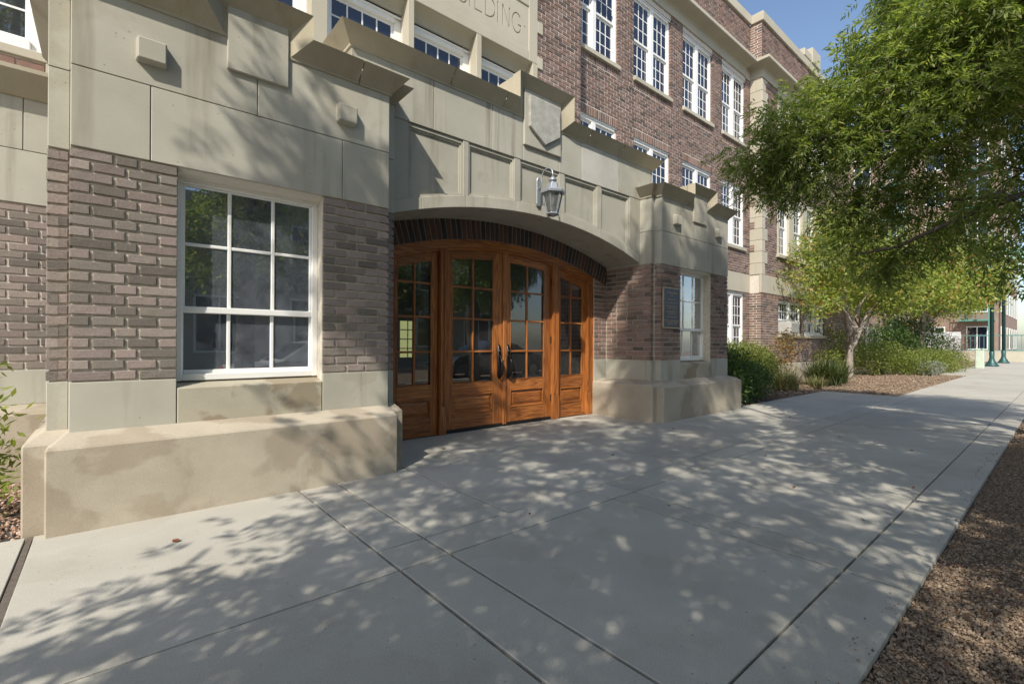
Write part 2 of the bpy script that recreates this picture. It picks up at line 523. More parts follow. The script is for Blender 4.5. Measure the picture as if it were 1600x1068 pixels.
def np_mesh(name, verts, faces, mat, smooth=False):
    """Big mesh straight from arrays: verts (n,3), faces (m,k) all with k corners."""
    verts = np.ascontiguousarray(verts, dtype=np.float32)
    faces = np.ascontiguousarray(faces, dtype=np.int32)
    me = bpy.data.meshes.new(name)
    k = faces.shape[1]
    me.vertices.add(len(verts))
    me.vertices.foreach_set('co', verts.ravel())
    me.loops.add(faces.size)
    me.loops.foreach_set('vertex_index', faces.ravel())
    me.polygons.add(len(faces))
    me.polygons.foreach_set('loop_start', np.arange(0, faces.size, k, dtype=np.int32))
    me.polygons.foreach_set('loop_total', np.full(len(faces), k, dtype=np.int32))
    me.polygons.foreach_set('use_smooth', np.full(len(faces), bool(smooth)))
    me.update(calc_edges=True)
    me.materials.append(mat)
    return me

# bricks ---------------------------------------------------------------------
_brick_cache = {}
BRICKS = []      # (parent, material key, centre, u axis, normal, length, height, depth, screen size)

def brick_mesh(L, H, D, mat, var):
    key = (round(L, 3), round(H, 3), round(D, 3), mat, var)
    if key in _brick_cache:
        return _brick_cache[key]
    rg = random.Random(str(key))
    # local: x along the course, y outwards is -y, z up; worn rounded front face
    nx = 3
    e = 0.0035
    vs, fs = [], []
    xs = [-L/2+e, -L/6, L/6, L/2-e]
    zs = [-H/2+e, H/2-e]
    def j(a): return rg.uniform(-a, a)
    front = [[(x+j(.002), -D/2+j(.0013), z+j(.0018)) for x in xs] for z in zs]
    rim = [(-L/2, -D/2+.004, -H/2+j(.001)), (-L/6, -D/2+.004+j(.001), -H/2+j(.002)), (L/6, -D/2+.004+j(.001), -H/2+j(.002)), (L/2, -D/2+.004, -H/2+j(.001)),
           (L/2, -D/2+.004, H/2+j(.001)), (L/6, -D/2+.004+j(.001), H/2+j(.002)), (-L/6, -D/2+.004+j(.001), H/2+j(.002)), (-L/2, -D/2+.004, H/2+j(.001))]
    vs = front[0] + front[1] + rim + [(-L/2, D/2, -H/2), (L/2, D/2, -H/2), (L/2, D/2, H/2), (-L/2, D/2, H/2)]
    # 0-3 bottom row, 4-7 top row, 8-15 rim, 16-19 back
    fs = [(0, 1, 5, 4), (1, 2, 6, 5), (2, 3, 7, 6),
          (8, 9, 1, 0), (9, 10, 2, 1), (10, 11, 3, 2), (11, 12, 7, 3), (12, 13, 6, 7), (13, 14, 5, 6), (14, 15, 4, 5), (15, 8, 0, 4),
          (8, 16, 17, 11, 10, 9), (11, 17, 18, 12), (12, 18, 19, 15, 14, 13), (15, 19, 16, 8)]
    me = bpy.data.meshes.new('brick')
    me.from_pydata(vs, [], fs)
    me.materials.append(M[mat])
    _brick_cache[key] = me
    return me

CAMP = Vector((0, 0, 1.25))
def seen_size(p, L):
    d = Vector(p)-CAMP
    dep = d.dot(_f)
    if dep < 0.3:
        return 0.0
    x, z = d.dot(_r)/dep, d.z/dep
    if abs(x) > 1.12 or abs(z) > 0.75:
        return 0.0
    return L/dep

def lay_course(spans, z, H, wall, mat, parent, D=0.09):
    """spans along u on a wall = (origin, u axis, outward normal); faces stand proud of the mortar."""
    org, ua, nn = wall
    for a, b in spans:
        jz = random.uniform(-.0015, .0015)
        c = org + ua*((a+b)/2) + nn*(-D/2 + random.uniform(-.002, .0025)) + Vector((0, 0, z+jz))
        L = b-a
        BRICKS.append((parent, mat, c, ua, nn, L, H, D, seen_size(c, L*max(0.25, abs(ua.dot(_r))))))

def run_bond(u0, u1, first, L, j, head=None):
    out = []
    u = u0
    k = 0
    w = first
    while u < u1-0.02:
        e = min(u+w, u1)
        if u1-e < 0.045:
            e = u1
        out.append((u, e))
        u = e+j
        k += 1
        w = L if head is None else (head if k % 2 else L)
    return out

def flush_bricks(limit=300):
    order = sorted(range(len(BRICKS)), key=lambda i: -BRICKS[i][8])
    single = set(i for i in order[:limit] if BRICKS[i][8] > 0)
    rest = {}
    for i, (parent, mat, c, ua, nn, L, H, D, s) in enumerate(BRICKS):
        rz = math.atan2(ua.y, ua.x)
        if i in single:
            me = brick_mesh(L, H, D, mat, random.randrange(5))
            o = place('brick', me, c, parent)
            o.rotation_euler = (random.uniform(-.006, .006), random.uniform(-.008, .008), rz)
        else:
            rest.setdefault((parent.name, mat), (parent, []))[1].append((c, ua, nn, L, H, D))
    for (pn, mat), (parent, lst) in rest.items():
        join_bricks('brickwork', lst, mat, parent)

def join_bricks(name, lst, mat, parent):
    n = len(lst)
    c = np.array([tuple(b[0]) for b in lst])
    ua = np.array([tuple(b[1]) for b in lst])
    nn = np.array([tuple(b[2]) for b in lst])
    L = np.array([b[3] for b in lst])[:, None]/2
    H = np.array([b[4] for b in lst])/2
    D = np.array([b[5] for b in lst])[:, None]/2
    zz = np.zeros((n, 3)); zz[:, 2] = H
    e = 0.004
    V = np.empty((n, 12, 3))
    # 0-3 front face (inset), 4-7 front rim, 8-11 back
    q = ((-1, -1), (1, -1), (1, 1), (-1, 1))
    for i, (su, sz) in enumerate(q):
        zin = zz*(1 - e/H)[:, None]
        V[:, i] = c + ua*(L-e)*su + zin*sz + nn*D
        V[:, 4+i] = c + ua*L*su + zz*sz + nn*(D-e)
        V[:, 8+i] = c + ua*L*su + zz*sz - nn*D
    fc = [(0, 1, 2, 3)]
    for i in range(4):
        j = (i+1) % 4
        fc.append((4+i, 4+j, j, i))
        fc.append((8+i, 8+j, 4+j, 4+i))
    F = (np.arange(n)*12)[:, None, None] + np.array(fc)[None]
    cen = c.mean(0)
    matn = {'brick': 'brick_grey_j', 'brick_red': 'brick_red_j', 'brick_arch': 'brick_arch_j'}.get(mat, mat)
    me = np_mesh(name, V.reshape(-1, 3)-cen, F.reshape(-1, 4), M[matn])
    o = place(name, me, cen, parent)
    o['kind'] = 'stuff'
    return o
for _k, _s in (('brick_grey_j', 'brick'), ('brick_red_j', 'brick_red'), ('brick_arch_j', 'brick_arch')):
    _e = [n for n in M[_s].node_tree.nodes if n.type == 'VALTORGB'][0].color_ramp.elements
    M[_k] = brick_mat(_k, [(x.position, tuple(x.color)[:3]) for x in _e], True, 0.5)

X, Y = Vector((1, 0, 0)), Vector((0, 1, 0))
def wall_frame(kind, at):
    """A wall seen from outside: 'front' faces the street (-Y), 'west' faces -X, 'east' faces +X."""
    if kind == 'front': return (Vector((0, at, 0)), X, -Y)
    if kind == 'west': return (Vector((at, 0, 0)), -Y, -X)
    return (Vector((at, 0, 0)), Y, X)

COURSE = 0.0767
def fill_bricks(wall, u0, u1, z0, z1, mat, parent, holes=(), L=0.205, j=0.016, bond='stretcher', course=COURSE, D=0.06):
    n = max(1, round((z1-z0)/course))
    ch = (z1-z0)/n
    for k in range(n):
        zc = z0 + ch*(k+.5)
        cuts = sorted([(max(u0, a), min(u1, b)) for a, b, c, d in holes if c < zc < d and b > u0 and a < u1])
        spans, p = [], u0
        for a, b in cuts:
            if a-p > .03: spans.append((p, a))
            p = max(p, b)
        if u1-p > .03: spans.append((p, u1))
        for a, b in spans:
            first = L if k % 2 else L*.5
            lay_course(run_bond(a, b, first, L, j), zc, ch-.016, wall, mat, parent, D)

def soldiers(wall, u0, u1, z0, z1, mat, parent, w=0.06, j=0.014, D=0.06):
    n = max(1, round((u1-u0)/(w+j)))
    p = (u1-u0)/n
    for k in range(n):
        lay_course([(u0+p*k+j/2, u0+p*(k+1)-j/2)], (z0+z1)/2, z1-z0-.012, wall, mat, parent, D)

# ---- cap moulding ----------------------------------------------------------
CAPPROF = [(0.0, 0.0), (0.0, 0.016), (0.022, 0.020), (0.17, 0.148), (0.172, 0.0)]
def cap(name, xl, xr, yw, zb, notch, yb, mat, parent, left='return', right='return', joints=(), w=1.0):
    """Flared coping that runs along the front at height zb, climbs round a raised notch (x0, x1, rise) and returns to the wall at yb."""
    base = [(xl, zb)]
    if notch:
        a, b, h = notch
        base += [(a, zb), (a, zb+h), (b, zb+h), (b, zb)]
    base.append((xr, zb))
    # add joint break points on horizontal runs
    pts = []
    for i in range(len(base)-1):
        p, q = base[i], base[i+1]
        pts.append((p[0], p[1], False))
        if p[1] == q[1]:
            for jx in sorted(joints):
                if p[0]+.2 < jx < q[0]-.2:
                    pts.append((jx-.004, p[1], True))
                    pts.append((jx+.004, p[1], False))
    pts.append((base[-1][0], base[-1][1], False))
    n = len(pts)
    def dirn(a, b):
        dx, dz = b[0]-a[0], b[1]-a[1]
        l = math.hypot(dx, dz)
        return dx/l, dz/l
    mb = MB()
    rails = []
    for (pw, pd) in CAPPROF:
        pw, pd = pw*w, pd*w
        row = []
        if left == 'return':
            row.append((xl-pd, yb, zb+pw))
        for i, (x, z, br) in enumerate(pts):
            d0 = dirn(pts[i-1], pts[i]) if i else None
            d1 = dirn(pts[i], pts[i+1]) if i < n-1 else None
            n0 = (-d0[1], d0[0]) if d0 else None
            n1 = (-d1[1], d1[0]) if d1 else None
            if n0 and n1:
                if abs(n0[0]*n1[0]+n0[1]*n1[1]) > .9:
                    ox, oz = n0[0]*pw, n0[1]*pw
                else:
                    ox, oz = (n0[0]+n1[0])*pw, (n0[1]+n1[1])*pw
            elif n1:
                ox, oz = (-pd if left == 'return' else 0), pw
            else:
                ox, oz = (pd if right == 'return' else 0), pw
            row.append((x+ox, yw-pd, z+oz))
        if right == 'return':
            row.append((xr+pd, yb, zb+pw))
        rails.append(row)
    off = 1 if left == 'return' else 0
    skip = set(i+off for i, p in enumerate(pts) if p[2])
    m = len(rails[0])
    vs = [p for row in rails for p in row]
    fs = []
    for k in range(len(rails)-1):
        for i in range(m-1):
            if i not in skip:
                fs.append((k*m+i, k*m+i+1, (k+1)*m+i+1, (k+1)*m+i))
    mb.add(vs, fs)
    return mb.build(name, mat, parent)

def frustum(name, x0, x1, y0, y1, zv, zt, ix0, ix1, iy0, mat, parent, bev=0.008, z0=-.05):
    mb = MB()
    r = lambda a, b, c, d, z: [(a, c, z), (b, c, z), (b, d, z), (a, d, z)]
    mb.loft([r(x0, x1, y0, y1, z0), r(x0, x1, y0, y1, zv), r(ix0, ix1, iy0, y1, zt)])
    return mb.build(name, mat, parent, bev)

# ================================================================= ground
ground = box('ground', -40, 160, -40, 60, -1.2, -0.045, M['soil'])
tag(ground, kind='structure')
pav = box('pavement', -12, 90, 0.505, 2.675, -0.4, -0.034, M['joint'])
tag(pav, kind='structure')
apron_core = box('pavement_bed', -12, 14.55, 2.675, 5.52, -0.4, -0.0345, M['joint'], pav)
def slab(x0, x1, y0, y1):
    g = .006
    box('slab', x0+g*1.4, x1-g*1.4, y0+g, y1-g, -.10, random.uniform(-.0008, .0008), M['walk'], pav, .003)
cols = [-6.0, -4.1, -2.2, -0.37, 1.23, 1.55, 3.11, 3.39, 5.0, 5.28, 6.88, 7.17, 8.75, 9.05, 10.65, 10.95, 12.55, 12.85, 14.55]
for i in range(len(cols)-1):
    a, b = cols[i], cols[i+1]
    if b == -0.37: b -= .012
    if a == -0.37: a += .012
    for c, d in ((.5, .81), (.81, 2.38), (2.38, 2.68)):
        if c == 2.38 and b < 1.3: d = 4.30
        slab(a, b, c, d)
acols = [1.23, 1.55, 2.26]
for a, b in zip(acols[:-1], acols[1:]):
    if b == -0.37: b -= .012
    if a == -0.37: a += .012
    slab(a, b, 2.68, 4.30)
slab(2.26, 4.56, 2.68, 4.30); slab(4.56, 6.88, 2.68, 4.30)
slab(2.26, 4.56, 4.30, 5.62); slab(4.56, 6.88, 4.30, 5.62)
slab(6.88, 9.05, 2.68, 4.26); slab(9.05, 11.8, 2.68, 4.26); slab(11.8, 14.55, 2.68, 4.26)
MB().prism([(-.383, 4.30), (-.357, 4.30), (-.352, 3.6), (-.345, 2.9), (-.335, 2.2), (-.357, 1.2), (-.357, .51), (-.383, .51)], 'z', -.011, -.004).build('joint_filler', M['filler'], pav)
x = 14.55
while x < 62:
    w = 1.9 if x < 30 else 4.0
    slab(x, x+w, .5, .81); slab(x, x+w, .81, 2.70)
    x += w
road = box('road', -60, 140, -11.5, -2.2, -.6, -.14, M['asphalt'])
tag(road, kind='structure')
kerb = box('kerb', -60, 140, -2.2, -2.02, -.5, .0, M['walk'], None, .02)
tag(kerb, kind='structure')
far_walk = box('opposite_pavement', -60, 140, -15, -11.5, -.6, -.01, M['walk'])
tag(far_walk, kind='structure')
plaza = box('plaza_pavement', 27, 95, 2.72, 3.6, -.4, -.004, M['walk'])
tag(plaza, kind='structure')

# ================================================================= school building
B = empty('school_building', (4.55, 6.6, 0), 'three-storey brown brick school building with stone arched entrance and white sash windows', 'building')
YM, YC, YW = 6.6, 6.2, 6.25

def wall_panels(name, x0, x1, z0, z1, yf, t, holes, mat, parent):
    """Solid wall with openings, made of blocks between the opening edges."""
    xs = sorted(set([x0, x1] + [v for h in holes for v in h[:2] if x0 < v < x1]))
    mb = MB()
    for a, b in zip(xs[:-1], xs[1:]):
        zs = sorted([(max(z0, h[2]), min(z1, h[3])) for h in holes if h[0] < (a+b)/2 < h[1]])
        p = z0
        for c, d in zs:
            if c > p: mb.box(a, b, yf, yf+t, p, c)
            p = d
        if z1 > p: mb.box(a, b, yf, yf+t, p, z1)
    return mb.build(name, mat, parent)

# window openings of the main front
WX = [(7.15, 8.73), (9.32, 10.91), (11.485, 13.08), (13.65, 15.2)]
Z1, Z2 = (4.23, 6.08), (7.47, 9.47)
holesM = [(a, b, *Z1) for a, b in WX] + [(a, b, *Z2) for a, b in WX] + [(13.65, 15.2, 1.05, 2.83)]
wall_panels('brick_wall', 7.0, 15.6, -.3, 11.35, YM+.008, .3, [(a-.02, b+.02, c, d) for a, b, c, d in holesM], M['mortar_dark'], B)
WWX = [(16.93, 17.76), (18.2, 19.02), (19.46, 20.28), (20.72, 21.54)]
WGX = [(16.9, 19.0), (19.3, 21.5)]
holesW = [(a, b, 4.21, 6.15) for a, b in WWX] + [(a, b, 7.5, 9.45) for a, b in WWX] + [(a, b, 1.57, 2.75) for a, b in WGX]
wall_panels('wing_wall', 15.55, 24.2, -.3, 11.35, YW+.008, .6, holesW, M['mortar_dark'], B)
box('wing_end_wall', 23.85, 24.2, YW+.62, 14, -.3, 11.35, M['mortar_dark'], B)
holesC = [(0.75, 1.93, 4.5, 6.22), (2.13, 3.28, 4.5, 6.22), (3.37, 4.5, 4.5, 6.22), (4.59, 5.725, 4.5, 6.22)]
wall_panels('centre_wall', -.2, 7.02, 3.2, 11.35, YC+.008, .39, [(h[0], h[1], 4.5, 9.55) for h in holesC] + [(.05, .75, 6.3, 9.55)], M['mortar_dark'], B)
holesL = [(-2.3, -.50, 4.09, 6.1)]
wall_panels('west_wall', -5, -.2, -.3, 11.35, YM+.012, .3, holesL, M['mortar_dark'], B)
box('roof', -5, 24, 6.9, 16, 10.9, 11.0, M['asphalt'], B)
box('rear_wall', -5, 24.2, 16, 16.3, -.3, 11.3, M['mortar_dark'], B)
box('west_end_wall', -5.3, -5, 6.6, 16.3, -.3, 11.35, M['mortar_dark'], B)

# brick facing of the main front, wing and centre
wf = wall_frame('front', YM)
hb = [(a-.0, b+.0, Z1[0]-.1, Z1[1]+.0) for a, b in WX] + [(a, b, Z2[0]-.1, Z2[1]+.2) for a, b in WX]
bandh = [(7.0, 15.6, 2.86, 3.43)]
sold = []
for a, b in WX:
    sold += [(a-.0, b+.0, 6.08, 6.27), (a, b, Z2[0]-.25, Z2[0]-.1)]
fill_bricks(wf, 7.03, 15.55, 3.43, 9.60, 'brick_far', B, hb+sold)
for a, b in WX:
    soldiers(wf, a, b, 6.08, 6.27, 'brick_far', B)
    soldiers(wf, a, b, Z2[0]-.25, Z2[0]-.1, 'brick_far', B)
fill_bricks(wf, 9.3, 15.55, .6, 2.86, 'brick_far', B, [(13.65, 15.2, .98, 2.86)])
fill_bricks(wf, 7.03, 15.55, 10.02, 11.35, 'brick_far', B)
ww = wall_frame('front', YW)
fill_bricks(ww, 15.80, 24.2, 3.43, 9.60, 'brick_far', B, [(15.7, 15.985, 3.43+.36*(2*q+1), 3.43+.36*(2*q+2)) for q in range(9)] + [(16.78, 21.7, 4.1, 6.3), (16.78, 21.7, 7.4, 9.6)])
fill_bricks(ww, 15.56, 24.2, .6, 2.70, 'brick_far', B, [(a, b, 1.47, 2.75) for a, b in WGX])
soldiers(ww, 15.56, 24.2, 2.70, 2.86, 'brick_far', B)
fill_bricks(ww, 15.56, 24.2, 10.02, 11.35, 'brick_far', B)
wr = wall_frame('west', 15.545)
fill_bricks(wr, -YM, -YW, .6, 2.86, 'brick_far', B)
fill_bricks(wr, -YM, -YW, 10.02, 11.35, 'brick_far', B)
wc = wall_frame('front', YC)
fill_bricks(wc, 5.84, 7.02, 3.9, 9.60, 'brick_far', B)
fill_bricks(wc, -.2, 7.02, 10.02, 11.35, 'brick_far', B)
fill_bricks(wall_frame('east', 7.022), YC+.01, YM-.01, 3.9, 9.6, 'brick_far', B)
# stone dressings
box('belt_course', 7.0, 15.53, YM-.015, YM+.05, 2.86, 3.43, M['stone_pale'], B, .006)
box('belt_course', 15.53, 24.2, YW-.015, YW+.05, 2.86, 3.43, M['stone_pale'], B, .006)
box('base_course', 9.3, 15.53, YM-.06, YM+.05, -.2, .6, M['plinth'], B, .01)
box('base_course', 15.5, 24.2, YW-.06, YW+.05, -.2, .6, M['plinth'], B, .01)
def cornice(x0, x1, yf, left, right, nm='cornice'):
    prof = [(yf-.012, 9.60), (yf-.03, 9.60), (yf-.03, 9.82), (yf-.06, 9.86), (yf-.16, 9.90), (yf-.33, 9.93), (yf-.35, 9.95), (yf-.35, 10.03), (yf-.30, 10.05), (yf, 10.07), (yf+.1, 10.07), (yf+.1, 9.60)]
    rings = []
    for xx, sgn in ((x0, left), (x1, right)):
        rings.append([(xx + sgn*(yf-p[0] if p[0] < yf else 0), p[0], p[1]) for p in prof])
    MB().loft(rings).build(nm, M['stone_pale'], B)
    if left == -1:   # return of a projecting wing
        rr = [[(x0-(yf-p[0] if p[0] < yf else -.1), yy, p[1]) for p in prof] for yy in (yf+.01, YM+.05)]
        rr[0] = [(x0-(yf-p[0] if p[0] < yf else -.1), p[0] if p[0] < yf else yf+.1, p[1]) for p in prof]
        MB().loft(rr).build(nm, M['stone_pale'], B)
cornice(7.02, 15.20, YM, 0, 0)
cornice(15.55, 24.2, YW, -1, 0)
cornice(-.2, 7.02, YC, 0, 1)
def coping(x0, x1, yf):
    box('parapet_coping', x0, x1, yf-.06, yf+.34, 11.35, 11.64, M['stone_pale'], B, .012)
coping(6.9, 15.49, YM); coping(15.49, 24.3, YW); coping(-.3, 7.08, YC)
box('parapet_block', 19.0, 19.7, YW-.08, YW+.36, 11.64, 11.9, M['stone_pale'], B, .015)
box('parapet_block', 19.75, 20.6, YW-.1, YW+.38, 11.64, 12.2, M['stone_pale'], B, .015)

def quoins(xa, side, yf, z0, z1, back=None, wide=.43, narrow=.25, h=.36):
    z, k = z0, 0
    while z < z1-.05:
        t = min(h, z1-z)
        w_ = wide if k % 2 else narrow
        a, b = (xa, xa+w_) if side > 0 else (xa-w_, xa)
        box('quoin_stone', a, b, yf-.02, yf+.1, z+.003, z+t-.003, M['stone_pale'], B, .006)
        z += t
        k += 1
quoins(15.545, 1, YW, 3.43, 9.60)
z, k = 3.43, 0
while z < 9.55:            # west return of the wing: stone with brick panels let in
    box('return_stone', 15.525, 15.60, YW-.004 if k % 2 else YW+.18, YM, z+.003, z+.355, M['stone_pale'], B, .005)
    if k % 2 == 0:
        box('return_stone', 15.525, 15.60, YW-.004, YW+.177, z+.003, z+.355, M['stone_pale'], B, .005)
    z += .36
    k += 1
for zz in (4.2, 4.92, 5.64, 6.36, 7.08, 7.8, 8.52):
    fill_bricks(wall_frame('west', 15.52), -YM+.005, -YM+.15, zz-.05, zz+.18, 'brick_far', B)
# stone surround of the wing windows
for z0, z1 in ((4.1, 6.3), (7.4, 9.6)):
    for a, b in ((16.78, 16.93), (17.76, 18.2), (19.02, 19.46), (20.28, 20.72), (21.54, 21.7)):
        box('window_mullion_stone', a-.003, b+.003, YW-.02, YW+.12, z0+.114, z1-.001, M['stone_pale'], B, .006)
    for a, b in WWX:
        box('window_lintel_stone', a+.004, b-.004, YW-.018, YW+.12, z1-.153, z1-.001, M['stone_pale'], B, .006)
    box('window_sill', 16.72, 21.76, YW-.08, YW+.1, z0, z0+.113, M['stone_pale'], B, .01)
for a, b in WGX:
    box('window_sill', a-.06, b+.06, YW-.07, YW+.1, 1.47, 1.573, M['stone_pale'], B, .01)
box('window_sill', 13.6, 15.25, YM-.07, YM+.1, .95, 1.053, M['stone_pale'], B, .01)
for a, b in WX:
    for z0, z1 in (Z1, Z2):
        box('window_sill', a-.02, b+.02, YM-.06, YM+.1, z0-.1, z0+.003, M['stone_pale'], B, .008)

# ---- sash windows ----------------------------------------------------------
_pane_cache = {}
def pane_mesh(w, h, mat):
    k = (round(w, 3), round(h, 3), mat)
    if k not in _pane_cache:
        me, c = MB().box(-w/2, w/2, -.003, .003, -h/2, h/2).mesh('pane', M[mat])
        _pane_cache[k] = me
    return _pane_cache[k]

def sash_window(x0, x1, z0, z1, yf, units=2, cols=3, rows=(3, 3), meet=.5, single=True, mat='pane', head=.09, jamb=.07, mull=.13, label=None, sill=.07):
    """White double-hung window; frame, muntins and panes of real thickness."""
    fr = MB()
    fr.box(x0-.019, x0+jamb, yf+.062, yf+.2, z0, z1)
    fr.box(x1-jamb, x1+.019, yf+.062, yf+.2, z0, z1)
    fr.box(x0+jamb, x1-jamb, yf+.045, yf+.2, z1-head, z1)
    fr.box(x0+jamb, x1-jamb, yf+.03, yf+.2, z0, z0+sill)
    fr.box(x0-.0, x1+.0, yf+.025, yf+.048, z1-.035, z1-.002)
    iw = (x1-x0-2*jamb-(units-1)*mull)/units
    us = []
    for k in range(units):
        a = x0+jamb+k*(iw+mull)
        us.append((a, a+iw))
        if k < units-1:
            fr.box(a+iw, a+iw+mull, yf+.04, yf+.2, z0+sill, z1-head)
    f = fr.build('window', M['white'], B, .006)
    if label: f['label'] = label
    sr = MB()
    gr = MB()
    pv = MB()
    za, zb = z0+sill, z1-head
    zm = za+(zb-za)*meet
    s = .045
    for a, b in us:
        for (c, d, rr, yy) in ((zm, zb, rows[0], yf+.085), (za, zm, rows[1], yf+.118)):
            if rr == 0: continue
            sr.box(a, a+s, yy, yy+.03, c, d); sr.box(b-s, b, yy, yy+.03, c, d)
            sr.box(a+s, b-s, yy, yy+.03, c, c+s*1.05); sr.box(a+s, b-s, yy, yy+.03, d-s, d)
            gx0, gx1, gz0, gz1 = a+s, b-s, c+s*1.05, d-s
            pw, ph = (gx1-gx0)/cols, (gz1-gz0)/rr
            for i in range(1, cols):
                gr.box(gx0+pw*i-.010, gx0+pw*i+.010, yy+.004, yy+.024, gz0, gz1)
            for i in range(1, rr):
                gr.box(gx0, gx1, yy+.006, yy+.022, gz0+ph*i-.010, gz0+ph*i+.010)
            for i in range(cols):
                for k in range(rr):
                    cx, cz = gx0+pw*(i+.5), gz0+ph*(k+.5)
                    if single:
                        o = place('pane', pane_mesh(pw-.001, ph-.001, mat), (cx, yy+.014, cz), f)
                        o.rotation_euler = (random.uniform(-.006, .006), 0, random.uniform(-.006, .006))
                    else:
                        pv.box(cx-pw/2, cx+pw/2, yy+.011, yy+.017, cz-ph/2, cz+ph/2)
    if sr.v: sr.build('sash', M['white'], f)
    if gr.v: gr.build('muntin', M['white'], f)
    if pv.v:
        o = pv.build('panes', M[mat], f); o['kind'] = 'stuff'
    return f

for i, (a, b) in enumerate(WX):
    sash_window(a, b, *Z2, YM, rows=(3, 3), meet=.47, single=i < 2)
    sash_window(a, b, *Z1, YM, rows=(3, 3), meet=.5, single=i < 2)
sash_window(13.65, 15.2, 1.05, 2.83, YM, rows=(3, 2), meet=.42, single=False)
for a, b in WWX:
    sash_window(a, b, 4.21, 6.15, YW, units=1, rows=(3, 3), single=False)
    sash_window(a, b, 7.5, 9.45, YW, units=1, rows=(3, 3), single=False)
for a, b in WGX:
    sash_window(a, b, 1.57, 2.75, YW, units=2, cols=4, rows=(2, 1), meet=.4, single=False)
for a, b in [(h[0], h[1]) for h in holesC]:
    sash_window(a, b, 4.5, 6.02, YC+.16, units=1, cols=4, rows=(3, 2), meet=.45, single=True, head=.1, jamb=.10)
for a, b, c, d in holesL:
    sash_window(a, b, c, d, YM, units=2, cols=3, rows=(3, 3), single=True, mat='glass_blind', sill=.11, jamb=.09)
bl = MB()
for k in range(34):
    zz = 4.24+k*.052
    bl.add([(-2.2, YM+.165, zz+.017), (-.6, YM+.165, zz+.017), (-.6, YM+.20, zz-.017), (-2.2, YM+.20, zz-.017),
            (-2.2, YM+.167, zz+.0185), (-.6, YM+.167, zz+.0185), (-.6, YM+.202, zz-.0155), (-2.2, YM+.202, zz-.0155)],
           [(0, 1, 2, 3), (7, 6, 5, 4), (0, 4, 5, 1), (1, 5, 6, 2), (2, 6, 7, 3), (3, 7, 4, 0)])
o = bl.build('blind_slats', M['blind'], B); o['kind'] = 'stuff'
# rooms behind the see-through windows
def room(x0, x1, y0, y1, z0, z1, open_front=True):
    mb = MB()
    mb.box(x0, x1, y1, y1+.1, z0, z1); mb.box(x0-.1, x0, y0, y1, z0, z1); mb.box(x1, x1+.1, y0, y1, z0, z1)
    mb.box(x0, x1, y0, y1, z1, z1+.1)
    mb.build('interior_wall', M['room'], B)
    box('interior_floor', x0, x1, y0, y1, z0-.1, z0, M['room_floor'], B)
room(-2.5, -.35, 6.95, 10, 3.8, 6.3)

# ---- centre frontispiece in stone ------------------------------------------
ys = YC-.02
for a, b in ((-.2, .75), (1.93, 2.13), (3.28, 3.37), (4.5, 4.59), (5.725, 5.84)):
    box('stone_pier', a-.004, b+.004, ys, YC+.16, 3.9, 6.22, M['stone_pale'], B, .006)
for a, b in [(h[0], h[1]) for h in holesC]:      # coved heads
    pts = []
    for k in range(9):
        t = k/8*math.pi/2
        pts.append((ys+.01+.17*math.sin(t), 6.215-.17*(1-math.cos(t))))
    MB().prism([(ys+.005, 6.215)] + pts[1:] + [(YC+.20, 6.045), (YC+.20, 6.215)], 'x', a, b).build('window_cove', M['stone_pale'], B)
panel = MB()
panel.box(-.2, 5.63, ys, YC+.3, 6.22, 6.40)
panel.box(5.63, 5.84, ys, YC+.1, 6.22, 9.6)
panel.box(-.2, 5.63, ys, YC+.3, 7.17, 9.6)
panel.build('frieze_stone', M['stone_pale'], B, .008)
for zz in (6.17, 6.80, 7.43, 8.06, 8.69):
    box('quoin_stone', 5.84, 5.97, ys, YC+.06, zz, zz+.21, M['stone_pale'], B, .005)

# incised inscription: the word is cut into the slab
def letter_strokes(ch):
    """Strokes in a unit box: x 0..w, z 0..1."""
    A = []
    arc = lambda cx, cz, rx, rz, a0, a1, n=14: [(cx+rx*math.cos(R(a0+(a1-a0)*k/n)), cz+rz*math.sin(R(a0+(a1-a0)*k/n))) for k in range(n+1)]
    if ch == 'B': A = [[(0.04, 0), (0.04, 1)], [(0.04, 1)] + arc(.2, .76, .24, .24, 90, -90) + [(.04, .52)], [(.04, .52)] + arc(.22, .26, .28, .26, 90, -90) + [(.04, 0)]]; w = .5
    elif ch == 'U': A = [[(0.03, 1), (0.03, .3)] + arc(.27, .28, .24, .28, 180, 360) + [(.51, 1)]]; w = .54
    elif ch == 'I': A = [[(0.03, 0), (0.03, 1)]]; w = .06
    elif ch == 'L': A = [[(0.03, 1), (0.03, 0.02), (.42, .02)]]; w = .43
    elif ch == 'D': A = [[(0.03, 0.02), (0.03, .98)], [(.03, .98)] + arc(.16, .5, .42, .48, 90, -90) + [(.03, .02)]]; w = .6
    elif ch == 'N': A = [[(0.03, 0), (0.03, 1), (.5, 0), (.5, 1)]]; w = .53
    else: A = [arc(.32, .5, .31, .49, 48, 330) + [(.6, .44), (.42, .44)]]; w = .62
    return A, w

def stroke_solid(mb, pts, half, y0, y1):
    for p, q in zip(pts[:-1], pts[1:]):
        dx, dz = q[0]-p[0], q[1]-p[1]
        l = math.hypot(dx, dz)
        if l < 1e-6: continue
        ux, uz = dx/l*half*.8, dz/l*half*.8
        nx, nz = -dz/l*half, dx/l*half
        mb.prism([(p[0]-ux-nx, p[1]-uz-nz), (q[0]+ux-nx, q[1]+uz-nz), (q[0]+ux+nx, q[1]+uz+nz), (p[0]-ux+nx, p[1]-uz+nz)], 'y', y0, y1)

